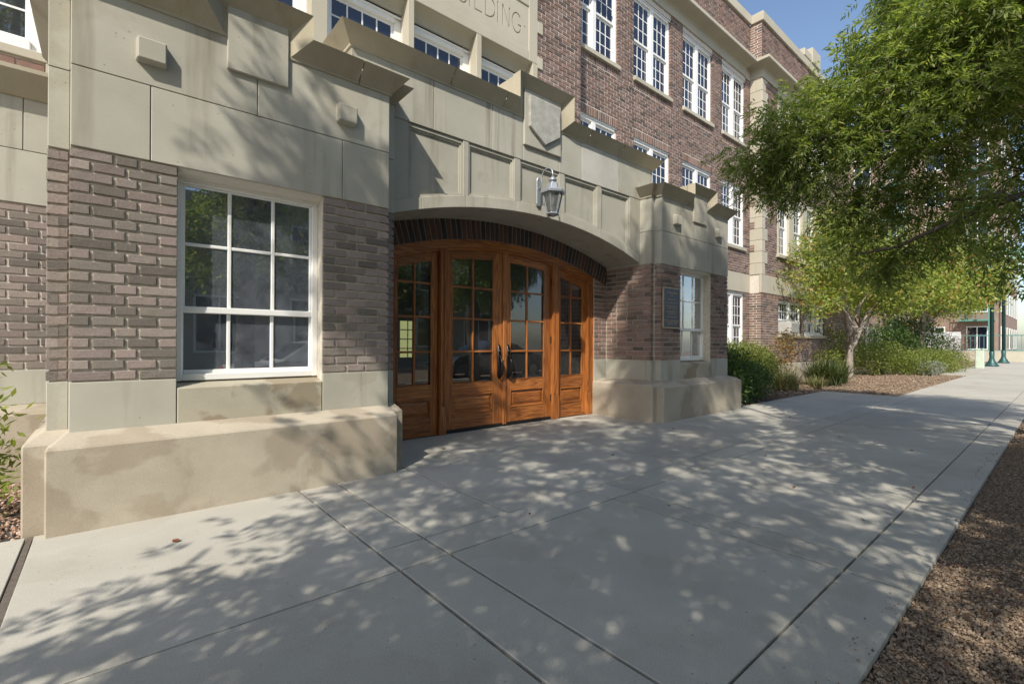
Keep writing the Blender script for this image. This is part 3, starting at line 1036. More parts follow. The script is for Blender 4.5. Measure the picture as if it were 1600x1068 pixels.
# the field is laid round the letters: a slab whose face is the union of everything that is not a stroke, cut by boolean
fs = box('inscription_stone', 3.0, 5.63, YC-.004, YC+.14, 6.40, 7.17, M['stone_pale'], B)
box('frieze_stone', -.2, 3.0, YC-.004, YC+.14, 6.40, 7.17, M['stone_pale'], B)
word = 'BUILDING'
xs_l = [3.80, 4.12, 4.355, 4.46, 4.67, 4.925, 5.035, 5.25]
cut_objs = []
for ch, lx in zip(word, xs_l):
    st, w_ = letter_strokes(ch)
    sx = {'U': .36, 'L': .33, 'D': .36, 'N': .31, 'G': .33}.get(ch, .35)
    for pts in st:
        P = [(lx+p[0]*sx, 6.60+p[1]*.345) for p in pts]
        cm = MB()
        stroke_solid(cm, P, .011, YC-.03, YC+.016)
        cut_objs.append(cm)
cm = MB(); cm.box(5.532, 5.552, YC-.03, YC+.016, 6.77, 6.80); cut_objs.append(cm)
allc = MB()
for c_ in cut_objs:
    allc.add(c_.v, c_.f)
cutme, cc = allc.mesh('letter_cut', M['stone_pale'])
cuto = place('letter_cut', cutme, cc)
bo = fs.modifiers.new('cut', 'BOOLEAN')
bo.operation = 'DIFFERENCE'
bo.object = cuto
bo.solver = 'EXACT'
bo.use_self = True
bpy.context.view_layer.update()
ev = fs.evaluated_get(bpy.context.evaluated_depsgraph_get())
newme = bpy.data.meshes.new_from_object(ev)
fs.modifiers.clear()
fs.data = newme
bpy.data.objects.remove(cuto, do_unlink=True)

# ---- west wall, left of the entrance ---------------------------------------
wl = wall_frame('front', YM)
fill_bricks(wl, -3.2, -.2, .968, 2.575, 'brick', B, L=.205, j=.02, D=.07)
frustum('base_course', -5, -.3, 6.05, 6.7, .592, .63, -5, -.3, 6.56, M['plinth'], B)
for a, b in ((-5, -3.4), (-3.4, -1.9), (-1.9, -.2)):
    box('stone_block', a+.003, b-.003, YM-.012, YM+.06, .63, .962, M['stone'], B, .004)
for zl_, zh_, xs_ in ((2.581, 3.092, (-5, -3.3, -1.7, -.2)), (3.098, 3.64, (-5, -2.4, -.632, -.2))):
    for a, b in zip(xs_[:-1], xs_[1:]):
        box('stone_block', a+.003, b-.003, YM-.012, YM+.06, zl_, zh_, M['stone'], B, .004)
MB().prism([(YM, 3.60), (YM-.03, 3.60), (YM-.20, 3.79), (YM-.20, 3.83), (YM, 3.86)], 'x', -5, -.2).build('ledge', M['stone_cap'], B)
soldiers(wl, -5, -.48, 3.868, 3.985, 'brick_far', B, .19, .012)
box('window_sill', -2.6, -.44, YM-.02, YM+.12, 3.998, 4.085, M['stone_pale'], B, .006)
box('stone_block', -.478, -.2, YM-.014, YM+.06, 3.865, 3.996, M['stone_pale'], B)
MB().prism([(-.43, 4.088), (-.2, 4.088), (-.2, 6.2), (-.62, 6.2), (-.47, 4.6)], 'y', YM-.02, YM+.1).build('stone_jamb', M['stone_pale'], B, .004)
fill_bricks(wl, -5, -2.35, 4.0, 6.2, 'brick_far', B)
fill_bricks(wl, -5, -.2, 6.22, 9.6, 'brick_far', B)

# ================================================================= entrance
PF, PS = 4.40, 4.534       # pier front and stepped-back plane
def pier(x0, x1, sl, sr, win, notch, bpat, label, rows_mat, plinth_x):
    """One entrance pier: brick between stone, a window, a raised block under the notch of its coping."""
    P = MB()
    t = .016
    wx0, wx1 = win
    P.box(x0+t, wx0, PF+t, PF+.34, 0, 3.70)
    P.box(wx1, x1-t, PF+t, PF+.34, 0, 3.70)
    P.box(wx0, wx1, PF+t, PF+.34, 0, .80)
    P.box(wx0, wx1, PF+t, PF+.34, 2.60, 3.70)
    P.box(sl+t, x0+.2, PS+t, 6.19, 0, 3.70)
    P.box(x1-.2, sr-t, PS+t, 6.19, 0, 3.70)
    P.box(sl+.01, sr-.01, PS+.01, 6.2, 3.70, 3.86)
    P.box(x0+.01, x1-.01, PF+.01, 6.2, 3.701, 3.859)
    p = P.build('entrance_pier', M['mortar'], B, label=label)
    f = wall_frame('front', PF)
    zb0, zb1, n = .967, 2.573, 21
    ch = (zb1-zb0)/n
    for k in range(n):
        zc = zb0+ch*(k+.5)
        for side in (0, 1):
            lay_course(bpat[side][k % 2], zc, ch-.017, f, rows_mat, p, .085)
        for (a, b) in ((sl, x0-.012), (x1+.012, sr)):
            lay_course([(a, b)], zc, ch-.017, wall_frame('front', PS), rows_mat, p, .07)
        # short returns of the front face
        lay_course([(-PS+.012, -PF-.09)], zc, ch-.017, wall_frame('west', x0), rows_mat, p, .06)
        lay_course([(PF+.09, PS-.012)], zc, ch-.017, wall_frame('east', x1), rows_mat, p, .06)
    return p

LA = [[(-.2, .022), (.041, .160), (.180, .400)], [(-.2, -.098), (-.08, .092), (.112, .277), (.296, .400)]]
LB = [[(1.490, 1.70), (1.719, 1.88), (1.899, 2.13)], [(1.490, 1.595), (1.614, 1.80), (1.819, 2.01), (2.029, 2.13)]]
PL = pier(-.2, 2.13, -.32, 2.25, (.403, 1.487), (.72, 1.18), (LA, LB), 'western entrance pier with a nine-pane window', 'brick', None)
dx = 7.02
RA = [[(6.997, 7.20), (7.219, 7.38), (7.399, 7.612)], [(6.997, 7.10), (7.119, 7.31), (7.329, 7.50), (7.519, 7.612)]]
RB = [[(8.70, 8.90), (8.919, 9.08), (9.099, 9.366)], [(8.70, 8.80), (8.819, 9.01), (9.029, 9.22), (9.239, 9.366)]]
PR = pier(6.997, 9.366, 6.903, 9.48, (7.615, 8.697), (8.0, 8.466), (RA, RB), 'eastern entrance pier with a bronze plaque', 'brick_red', None)
# long inner sides of the entrance recess
for wall_, (u0, u1), mat_, par in ((wall_frame('west', 6.903), (-5.46, -PS), 'brick_red', PR), (wall_frame('east', 2.25), (PS, 5.46), 'brick_red', PL)):
    n = 21
    ch = (2.573-.967)/n
    for k in range(n):
        lay_course(run_bond(u0+.004, u1-.002, .205 if k % 2 else .10, .205, .016, .10 if k % 2 == 0 else None), .967+ch*(k+.5), ch-.015, wall_, mat_, par, .06)
for wall_, (u0, u1), par in ((wall_frame('west', 9.366+.0), (0, 0), PR),):
    pass
fill_bricks(wall_frame('east', 9.48), PS, 6.18, .967, 2.573, 'brick_red', PR)
fill_bricks(wall_frame('west', -.32), -6.18, -PS, .967, 2.573, 'brick', PL)

def blocks(par, f0, f1, zlist, yf, mat='stone', th=.10, g=.003):
    pass

def stone_block(par, x0, x1, z0, z1, yf, th=.1, mat='stone', g=.0028, bev=.004):
    return box('stone_block', x0+g, x1-g, yf-.006, yf+th, z0+g, z1-g, M[mat], par, bev)

def dress(par, x0, x1, sl, sr, win, notch, j_low, j_up):
    # lower stone course behind the plinth
    stone_block(par, x0, win[0], .60, .967, PF)
    stone_block(par, win[1], x1, .60, .967, PF)
    MB().add([(win[0]+.003, PF-.006, .6), (win[1]-.003, PF-.006, .6), (win[1]-.003, PF-.006, .894), (win[0]+.003, PF-.006, .894),
              (win[0]+.003, PF+.2, .6), (win[1]-.003, PF+.2, .6), (win[1]-.003, PF+.2, .935), (win[0]+.003, PF+.2, .935)],
             [(0, 1, 2, 3), (7, 6, 5, 4), (3, 2, 6, 7), (0, 3, 7, 4), (2, 1, 5, 6), (1, 0, 4, 5)]).build('sill_stone', M['sill'], par, .006)
    for a, b in ((sl, x0-.003), (x1+.003, sr)):
        stone_block(par, a, b, .60, .967, PS)
        stone_block(par, a, b, 2.576, 3.13, PS)
        stone_block(par, a, b, 3.13, 3.72, PS)
    for a, b, yf in ((x0, win[0], 0), (win[1], x1, 0)):
        pass
    # side faces of the stone
    for z0, z1 in ((.60, .967), (2.576, 3.13), (3.13, 3.72)):
        box('stone_block', x0-.004, x0+.08, PF+.10, PS-.003, z0+.003, z1-.003, M['stone'], par, .003)
        box('stone_block', x1-.08, x1+.004, PF+.10, PS-.003, z0+.003, z1-.003, M['stone'], par, .003)
        box('stone_block', sl-.004, sl+.08, PS+.1, 6.18, z0+.003, z1-.003, M['stone'], par, .003)
        box('stone_block', sr-.08, sr+.004, PS+.1, 4.79 if (sr < 5 and z0 > 2) else 6.18, z0+.003, z1-.003, M['stone'], par, .003)
    e = [x0] + j_low + [x1]
    for a, b in zip(e[:-1], e[1:]):
        stone_block(par, a, b, 2.576, 3.13, PF)
    e = [x0] + j_up + [x1]
    for a, b in zip(e[:-1], e[1:]):
        stone_block(par, a, b, 3.13, 3.72, PF)
    box('raised_block', notch[0], notch[1], PF-.034, PF+.02, 3.435, 3.94, M['stone'], par, .006)
    box('coping_core', notch[0]-.16, notch[1]+.16, PF+.012, PF+.5, 3.86, 4.06, M['stone_cap'], par)
    for cx in ((x0+.44), (x1-.44)):
        MB().add([(cx-.085, PF-.075, 3.285), (cx+.085, PF-.075, 3.285), (cx+.085, PF-.075, 3.44), (cx-.085, PF-.075, 3.44),
                  (cx-.095, PF, 3.275), (cx+.095, PF, 3.275), (cx+.095, PF, 3.45), (cx-.095, PF, 3.45)],
                 [(0, 1, 2, 3), (7, 6, 5, 4), (3, 2, 6, 7), (0, 3, 7, 4), (2, 1, 5, 6), (1, 0, 4, 5)]).build('stone_boss', M['stone'], par, .008)
    cap('coping_stone', x0, x1, PF, 3.695, (notch[0], notch[1], .205), PS-.03, M['stone_cap'], par, joints=(x1-.32,))
    for xa, xb in ((sl, x0-.05), (x1+.05, sr)):
        side_l = xa == sl
        cap('coping_stone', xa, xb, PS, 3.695, None, 6.15, M['stone_cap'], par,
            left='return' if side_l else 'plain', right='plain' if side_l else 'return')

dress(PL, -.2, 2.13, -.32, 2.25, (.403, 1.487), (.72, 1.18), [.236, 1.66], [.945])
dress(PR, 6.997, 9.366, 6.903, 9.48, (7.615, 8.697), (8.0, 8.466), [7.55, 8.72], [8.1])
frustum('plinth', -.30, 2.13, 4.19, 6.0, .556, .628, -.205, 2.125, PF-.006, M['plinth'], PL, .010)
frustum('plinth', -.415, 2.25, 4.315, 6.1, .578, .634, -.325, 2.252, PS-.006, M['plinth'], PL, .010)
frustum('plinth', 6.66, 9.39, 4.13, 6.0, .556, .628, 6.98, 9.37, PF-.006, M['plinth'], PR, .010)
frustum('plinth', 6.545, 9.52, 4.26, 5.50, .578, .634, 6.89, 9.485, PS-.006, M['plinth'], PR, .010)
box('plinth', 8.9, 9.52, 5.4, 6.6, -.05, .60, M['plinth'], PR)

def pier_window(par, x0, x1):
    yf = 4.535
    fr = MB()
    fr.box(x0, x0+.045, yf, yf+.09, .935, 2.50)
    fr.box(x1-.052, x1, yf, yf+.09, .935, 2.50)
    fr.box(x0, x1, yf-.004, yf+.09, 2.50, 2.60)
    fr.box(x0+.045, x1-.052, yf+.0, yf+.09, .937, .99)
    f = fr.build('window', M['white'], par, .005)
    # moulded head in cream paint
    MB().prism([(PF+.018, 2.588), (yf+.02, 2.588), (yf+.02, 2.52), (yf-.03, 2.52), (yf-.035, 2.535), (PF+.05, 2.55), (PF+.03, 2.575)], 'x', x0+.004, x1-.004).build('window_head', M['cream'], par)
    a0, a1 = x0+.045, x1-.052
    s0, s1 = a0+.012, a1-.012
    up = MB()
    up.box(a0, s0+.006, yf+.018, yf+.055, 1.51, 2.50); up.box(s1-.006, a1, yf+.018, yf+.055, 1.51, 2.50)
    up.box(s0, s1, yf+.016, yf+.055, 2.485, 2.50); up.box(a0-.02, a1+.02, yf+.006, yf+.055, 1.478, 1.528)
    up.build('sash', M['white'], f, .004)
    lo = MB()
    lo.box(a0, s0, yf+.04, yf+.075, .99, 1.478); lo.box(s1, a1, yf+.04, yf+.075, .99, 1.478)
    lo.box(s0, s1, yf+.038, yf+.075, .99, 1.02)
    lo.build('sash', M['white'], f, .004)
    w3 = (s1-s0)/3
    mx = [s0, s0+w3*.98, s0+w3*2.02, s1]
    for k in (1, 2):
        box('muntin', mx[k]-.0135, mx[k]+.0135, yf+.020, yf+.05, 1.528, 2.485, M['white'], f, .004)
        box('muntin', mx[k]-.0135, mx[k]+.0135, yf+.042, yf+.07, 1.02, 1.478, M['white'], f, .004)
    for k in range(3):
        g = .0137
        box('muntin', mx[k]+(g if k else .007), mx[k+1]-(g if k < 2 else .007), yf+.023, yf+.047, 2.012, 2.038, M['white'], f, .004)
        cx, w = (mx[k]+mx[k+1])/2, mx[k+1]-mx[k]
        for zc, h, yy in ((2.262, .447, yf+.036), (1.770, .484, yf+.036), (1.249, .458, yf+.058)):
            o = place('pane', pane_mesh(w-.004, h, 'glass'), (cx, yy, zc), f)
            o.rotation_euler = (random.uniform(-.004, .004), 0, random.uniform(-.004, .004))
pier_window(PL, .403, 1.487)
pier_window(PR, 7.615, 8.697)
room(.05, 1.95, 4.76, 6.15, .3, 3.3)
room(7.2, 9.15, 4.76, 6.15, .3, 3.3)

# ---- arched stone wall over the doors --------------------------------------
XL, XR, XC, YP = 2.25, 6.903, 4.565, 4.75
def za(x):      # stone arch intrados
    Rr = 7.13
    return 3.005-(Rr-math.sqrt(Rr*Rr-(x-XC)**2))
def zf(x):      # top of the door frame
    Rr = 6.05
    return 2.742-(Rr-math.sqrt(Rr*Rr-(x-XC)**2))
def strip(fa, fb, x0, x1, n=20):
    xs = [x0+(x1-x0)*k/n for k in range(n+1)]
    return [(x, fa(x)) for x in xs] + [(x, fb(x)) for x in reversed(xs)]

AR = MB().prism(strip(za, lambda x: 3.70, XL-.02, XR+.02), 'y', YP+.042, 5.46).build('entrance_arch', M['stone'], B, label='segmental stone arch wall over the doors')
AW = box('upper_wall', 1.875, 7.265, YP+.012, 6.2, 3.69, 4.42, M['stone'], AR)
# voussoir ring and panel framing
edges = [XL, 2.70, 3.30, 4.127, 4.98, 5.815, 6.50, XR]
for a, b in zip(edges[:-1], edges[1:]):
    MB().prism(strip(lambda x: za(x)-.001, lambda x: za(x)+.135, a+.002, b-.002, 8), 'y', YP-.004, YP+.05).build('arch_stone', M['stone'], AR, .003)
    MB().prism(strip(lambda x: za(x)+.137, lambda x: za(x)+.165, a, b, 8), 'y', YP+.012, YP+.045).build('arch_moulding', M['stone'], AR)
pil = [(XL, 2.516), (3.262, 3.341), (4.075, 4.18), (4.923, 5.035), (5.764, 5.866), (6.60, XR)]
for a, b in pil:
    MB().prism(strip(lambda x: za(x)+.135, lambda x: 3.69, a, b, 4), 'y', YP-.002, YP+.05).build('stone_stile', M['stone'], AR, .003)
for (a, b) in zip([p[1] for p in pil[:-1]], [p[0] for p in pil[1:]]):
    for xa, xb, yy in ((a, a+.022, YP+.010), (a+.022, a+.042, YP+.026), (b-.042, b-.022, YP+.026), (b-.022, b, YP+.010)):
        MB().prism(strip(lambda x: za(x)+.15, lambda x: 3.684, xa, xb, 2), 'y', yy, YP+.045).build('panel_moulding', M['stone'], AR)
    box('panel_moulding', a+.0225, b-.0225, YP+.011, YP+.045, 3.652, 3.684, M['stone'], AR)
    box('panel_moulding', a+.0425, b-.0425, YP+.027, YP+.045, 3.628, 3.6515, M['stone'], AR)
# ashlar frieze above the panels
fj = [1.875, 2.843, 3.70, 4.217, 4.91, 5.40, 6.272, 7.265]
fm = ['stone', 'stone_run', 'stone_run', 'stone', 'stone', 'stone_new', 'stone']
for i in range(7):
    box('stone_block', fj[i]+.003, fj[i+1]-.003, YP-.008, YP+.02, 3.693, 4.30, M[fm[i]], AR, .004)
for sx_ in (1.872, 7.268):
    pass
box('raised_block', 4.217, 4.91, YP-.045, YP+.0, 3.895, 4.64, M['stone'], AR, .006)
sh = [(4.283, 4.56), (4.283, 4.147), (4.57, 3.965), (4.857, 4.147), (4.857, 4.56)]
MB().prism(sh, 'y', YP-.085, YP-.04).build('shield', M['shield'], AR, .006)
cap('coping_stone', 1.875, 7.265, YP, 4.257, (4.217, 4.91, .345), 6.18, M['stone_cap'], AR, joints=(3.06, 3.86, 5.5, 6.3))
box('coping_core', 4.06, 5.07, YP+.012, YP+.6, 4.41, 4.765, M['stone_cap'], AR)

# brick arch ring of standing bricks over the frame, and the brick margins beside it
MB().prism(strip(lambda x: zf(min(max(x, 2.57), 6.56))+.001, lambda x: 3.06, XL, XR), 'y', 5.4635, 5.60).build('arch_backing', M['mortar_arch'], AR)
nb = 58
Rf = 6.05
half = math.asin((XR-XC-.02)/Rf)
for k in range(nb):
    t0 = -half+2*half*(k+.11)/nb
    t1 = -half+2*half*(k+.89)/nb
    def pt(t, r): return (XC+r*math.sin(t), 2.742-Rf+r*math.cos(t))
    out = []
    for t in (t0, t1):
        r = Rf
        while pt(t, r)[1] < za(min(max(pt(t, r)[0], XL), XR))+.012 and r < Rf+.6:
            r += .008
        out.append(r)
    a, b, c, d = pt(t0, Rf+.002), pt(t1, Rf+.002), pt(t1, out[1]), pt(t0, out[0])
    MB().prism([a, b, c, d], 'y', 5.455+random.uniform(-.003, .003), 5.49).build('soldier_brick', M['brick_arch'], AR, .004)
for (a, b) in ((XL, 2.57), (6.56, XR)):
    box('margin_backing', a, b, 5.472, 5.60, -.05, 2.5, M['mortar_dark'], AR)
    wfm = wall_frame('front', 5.46)
    for k in range(20):
        ch = (2.573-.967)/21
        sp = [(a+.012, a+.115), (a+.13, b-.005)] if k % 2 else [(a+.012, a+.20), (a+.215, b-.005)]
        lay_course(sp, .967+ch*(k+.5), ch-.015, wfm, 'brick_red', AR, .05)
    box('stone_block', a, b, 5.452, 5.52, -.03, .965, M['stone'], AR, .004)

# ---- doors -----------------------------------------------------------------
YD = 5.54
WV, WH = M['wood_v'], M['wood_h']
zi = lambda x: zf(x)-.115
FRM = MB().prism(strip(zi, zf, 2.56, 6.57), 'y', 5.478, 5.66).build('door_frame', WH, B, label='arched oak door frame')
MB().prism(strip(lambda x: zi(x)-.03, lambda x: zi(x)-.0005, 2.72, 6.41), 'y', 5.505, 5.53).build('frame_bead', WH, FRM)
for a, b in ((2.56, 2.72), (3.40, 3.50), (5.56, 5.70), (6.41, 6.57)):
    MB().prism(strip(lambda x: 0, lambda x: zi(x)-.0005, a, b, 3), 'y', 5.485, 5.66).build('jamb', WV, FRM, .004)
    for q in ((a+.012, a+.03), (b-.03, b-.012)):
        MB().prism(strip(lambda x: .40, lambda x: zi(x)-.03, *q, 2), 'y', 5.472, 5.484).build('jamb_bead', WV, FRM)
    box('jamb_block', a-.004, b+.004, 5.474, 5.56, 0, .385, WV, FRM, .004)

def leaf(name, x0, x1, gx0, gx1, bars, gbot, pan, top_gap, label, flush=0.0):
    ztop = lambda x: zi(x)-.004
    gt = lambda x: zi(x)-top_gap
    y0, y1 = YD+flush, YD+flush+.05
    root = MB().prism(strip(lambda x: .045, ztop, x0+.004, gx0, 3), 'y', y0, y1).build(name, WV, B, .003, label=label)
    MB().prism(strip(lambda x: .045, ztop, gx1, x1-.004, 3), 'y', y0, y1).build('stile', WV, root, .003)
    MB().prism(strip(gt, ztop, gx0, gx1, 6), 'y', y0+.001, y1).build('rail', WH, root, .002)
    box('rail', gx0, gx1, y0+.001, y1, pan[1]+.03, gbot, WH, root, .003)
    box('rail', gx0, gx1, y0+.001, y1, .045, pan[0]-.03, WH, root, .003)
    # raised panel with a sunk moulding
    px0, px1 = gx0, gx1
    box('panel', px0, px1, y0+.020, y1-.005, pan[0]-.031, pan[1]+.031, WH, root)
    for (a, b, c, d) in ((px0, px1, pan[0]-.03, pan[0]-.006), (px0, px1, pan[1]+.006, pan[1]+.03)):
        box('panel_bead', a, b, y0-.006, y0+.021, c, d, WH, root, .006)
    for (a, b) in ((px0, px0+.024), (px1-.024, px1)):
        box('panel_bead', a, b, y0-.006, y0+.0205, pan[0]-.006, pan[1]+.006, WV, root, .006)
    MB().loft([[(px0+.04, y0+.021, pan[0]+.01), (px1-.04, y0+.021, pan[0]+.01), (px1-.04, y0+.021, pan[1]-.01), (px0+.04, y0+.021, pan[1]-.01)],
               [(px0+.075, y0+.006, pan[0]+.045), (px1-.075, y0+.006, pan[0]+.045), (px1-.075, y0+.006, pan[1]-.045), (px0+.075, y0+.006, pan[1]-.045)]]).build('panel', WH, root)
    # muntins and panes
    mxx = (gx0+gx1)/2
    m = .014
    zs = [gbot] + bars + [None]
    MB().prism(strip(lambda x: gbot, gt, mxx-m, mxx+m, 2), 'y', y0+.004, y1-.006).build('muntin', WV, root, .004)
    for z in bars:
        for a, b in ((gx0, mxx-m), (mxx+m, gx1)):
            box('muntin', a, b, y0+.006, y1-.008, z-m, z+m, WH, root, .004)
    for a, b in ((gx0, mxx), (mxx, gx1)):
        for k in range(len(zs)-1):
            lo = zs[k]
            if zs[k+1] is not None:
                o = place('pane', pane_mesh(b-a, zs[k+1]-lo, 'glass_door'), ((a+b)/2, y0+.028, (lo+zs[k+1])/2), root)
            else:
                o = MB().prism(strip(lambda x: lo, gt, a, b, 3), 'y', y0+.025, y0+.031).build('pane', M['glass_door'], root)
            o.rotation_euler = (random.uniform(-.004, .004), 0, random.uniform(-.005, .005))
    for (a, b, c, d) in ((gx0-.0, gx0+.012, gbot, 2.2), (gx1-.012, gx1, gbot, 2.2)):
        box('glazing_bead', a, b, y0-.004, y0+.006, c+.002, d, WV, root, .003)
    box('glazing_bead', gx0+.012, gx1-.012, y0-.004, y0+.006, gbot, gbot+.012, WH, root, .003)
    return root

BARS = [1.122, 1.588, 2.035]
SL = leaf('sidelight', 2.72, 3.40, 2.80, 3.30, BARS, .68, (.27, .47), .155, 'narrow fixed oak sidelight west of the doors')
DL = leaf('door', 3.50, 4.555, 3.632, 4.355, BARS, .68, (.27, .495), .155, 'western leaf of the oak double doors')
DR = leaf('door', 4.575, 5.56, 4.682, 5.402, BARS, .69, (.29, .51), .155, 'eastern leaf of the oak double doors')
SR = leaf('sidelight', 5.70, 6.41, 5.78, 6.33, BARS, .70, (.26, .475), .155, 'narrow fixed oak sidelight east of the doors')
MB().prism(strip(lambda x: .02, lambda x: zi(x)-.006, 4.53, 4.60, 2), 'y', YD-.022, YD-.002).build('astragal', WV, DR, .006)
for d_, a, b in ((DL, 3.51, 4.55), (DR, 4.58, 5.555)):
    box('door_sweep', a, b, YD-.014, YD+.055, .004, .044, M['seal'], d_, .003)
box('door_sweep', 2.724, 3.396, YD-.002, YD+.05, 0, .044, WH, SL)
box('door_sweep', 5.704, 6.406, YD-.002, YD+.05, 0, .044, WH, SR)
box('threshold', 2.6, 6.52, 5.50, 5.75, -.03, .006, M['seal'], FRM)
for d_, hx in ((DL, 3.505), (DR, 5.555)):
    for hz in (.35, 1.3, 2.25):
        MB().tube([(hx, YD-.010, hz-.055), (hx, YD-.010, hz+.055)], .009, 8).build('hinge', M['iron'], d_)

def grip(par, x):
    h = MB()
    y = YD-.002
    # long escutcheon with pointed ends
    pts = [(x-.028, .74), (x-.034, .80), (x-.034, 1.16), (x-.022, 1.20), (x, 1.225), (x+.022, 1.20), (x+.034, 1.16), (x+.034, .80), (x+.028, .74), (x, .70)]
    h.prism(pts, 'y', y-.012, y)
    h.tube([(x, y-.012, 1.02), (x, y-.05, 1.012), (x, y-.075, .985), (x, y-.082, .94), (x, y-.080, .86), (x, y-.07, .79), (x, y-.045, .745), (x, y-.012, .735)],
           [.014, .015, .018, .022, .026, .022, .016, .014], 10)
    h.box(x-.020, x+.020, y-.065, y-.012, 1.035, 1.047)
    h.box(x-.010, x+.010, y-.03, y-.012, 1.12, 1.15)
    h.lathe((x, y-.016, 0), [(.0, 1.1), (.02, 1.1), (.02, 1.14), (0, 1.14)], 10)
    h.build('handle', M['iron'], par, 0, True)
grip(DL, 4.462)
grip(DR, 4.640)
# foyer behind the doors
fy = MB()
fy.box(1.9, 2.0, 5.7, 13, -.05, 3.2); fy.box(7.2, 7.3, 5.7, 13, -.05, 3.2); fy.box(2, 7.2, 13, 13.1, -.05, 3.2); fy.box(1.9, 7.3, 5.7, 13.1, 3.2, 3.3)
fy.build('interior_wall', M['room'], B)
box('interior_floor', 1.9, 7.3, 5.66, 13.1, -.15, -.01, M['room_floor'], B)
for wx in (4.9, 5.95, 6.6):
    fw = box('far_window', wx, wx+.62, 12.96, 12.995, .75, 1.95, M['room'], B)
    for i in range(2):
        for k in range(4):
            box('pane', wx+.05+i*.27, wx+.28+i*.27, 12.945, 12.958, .80+k*.28, 1.05+k*.28, M['far_light'], fw)
flush_bricks(300)

# ================================================================= lantern and plaque
LN = empty('wall_lantern', (4.49, 4.74, 3.14), 'pewter wall lantern with six glass panes hanging from a hooked arm above the doors', 'lantern')
PW = M['pewter']
bpts = [(4.452, 3.15), (4.452, 3.47), (4.47, 3.51), (4.51, 3.51), (4.53, 3.47), (4.53, 3.15), (4.51, 3.12), (4.47, 3.12)]
MB().prism(bpts, 'y', YP-.034, YP-.008).build('backplate', PW, LN, .006)
arm = [(4.49, YP-.03, 3.36), (4.49, YP-.07, 3.37), (4.49, YP-.085, 3.42), (4.49, YP-.09, 3.50)]
for k in range(9):
    t = math.pi - math.pi*k/8
    arm.append((4.49, 4.55+.11*math.cos(math.pi-t)*-1*-1 if False else 4.555-.105*math.cos(t)*-1, 3.50+.10*math.sin(t)))
arm = [(4.49, YP-.03, 3.36), (4.49, YP-.06, 3.36), (4.49, YP-.085, 3.39), (4.49, YP-.09, 3.48)] + \
      [(4.49, 4.555+.105*math.cos(math.pi*k/8), 3.49+.105*math.sin(math.pi*k/8)) for k in range(9)] + [(4.49, 4.452, 3.45)]
MB().tube(arm, .010, 8).build('arm', PW, LN, 0, True)
lc = (4.49, 4.45)
MB().lathe((lc[0], lc[1]), [(0, 3.465), (.018, 3.46), (.024, 3.445), (.050, 3.425), (.058, 3.41), (.05, 3.395), (.022, 3.385), (.022, 3.375), (.055, 3.372), (.06, 3.36)], 14).build('finial', PW, LN, 0, True)
hx = lambda r, z, n=6: [(lc[0]+r*math.cos(math.pi*2*(k+.5)/n), lc[1]+r*math.sin(math.pi*2*(k+.5)/n), z) for k in range(n)]
MB().loft([hx(.065, 3.365), hx(.10, 3.275), hx(.10, 3.268)]).build('roof', PW, LN, .003)
MB().loft([hx(.165, 3.268), hx(.170, 3.255), hx(.168, 3.225), hx(.14, 3.222)]).build('eave', PW, LN, .003)
for k in range(6):
    a, b = hx(.130, 3.222)[k], hx(.073, 2.965)[k]
    MB().tube([a, b], .008, 6).build('cage_bar', PW, LN)
    a2, b2 = hx(.126, 3.220)[(k+1) % 6], hx(.070, 2.967)[(k+1) % 6]
    a1, b1 = hx(.126, 3.220)[k], hx(.070, 2.967)[k]
    nn_ = (Vector(a1)-Vector((lc[0], lc[1], a1[2]))).normalized()*.003
    MB().add([a1, a2, b2, b1, tuple(Vector(a1)-nn_), tuple(Vector(a2)-nn_), tuple(Vector(b2)-nn_), tuple(Vector(b1)-nn_)],
             [(0, 1, 2, 3), (7, 6, 5, 4), (0, 4, 5, 1), (1, 5, 6, 2), (2, 6, 7, 3), (3, 7, 4, 0)]).build('pane', M['lamp_glass'], LN)
MB().loft([hx(.085, 2.97), hx(.088, 2.955), hx(.06, 2.935), hx(.02, 2.925)]).build('base', PW, LN, .003)
for k in range(3):
    t = 2*math.pi*k/3+.4
    MB().tube([(lc[0]+.028*math.cos(t), lc[1]+.028*math.sin(t), 2.96), (lc[0]+.028*math.cos(t), lc[1]+.028*math.sin(t), 3.10)], [.012, .010], 8).build('candle', M['cream'], LN)

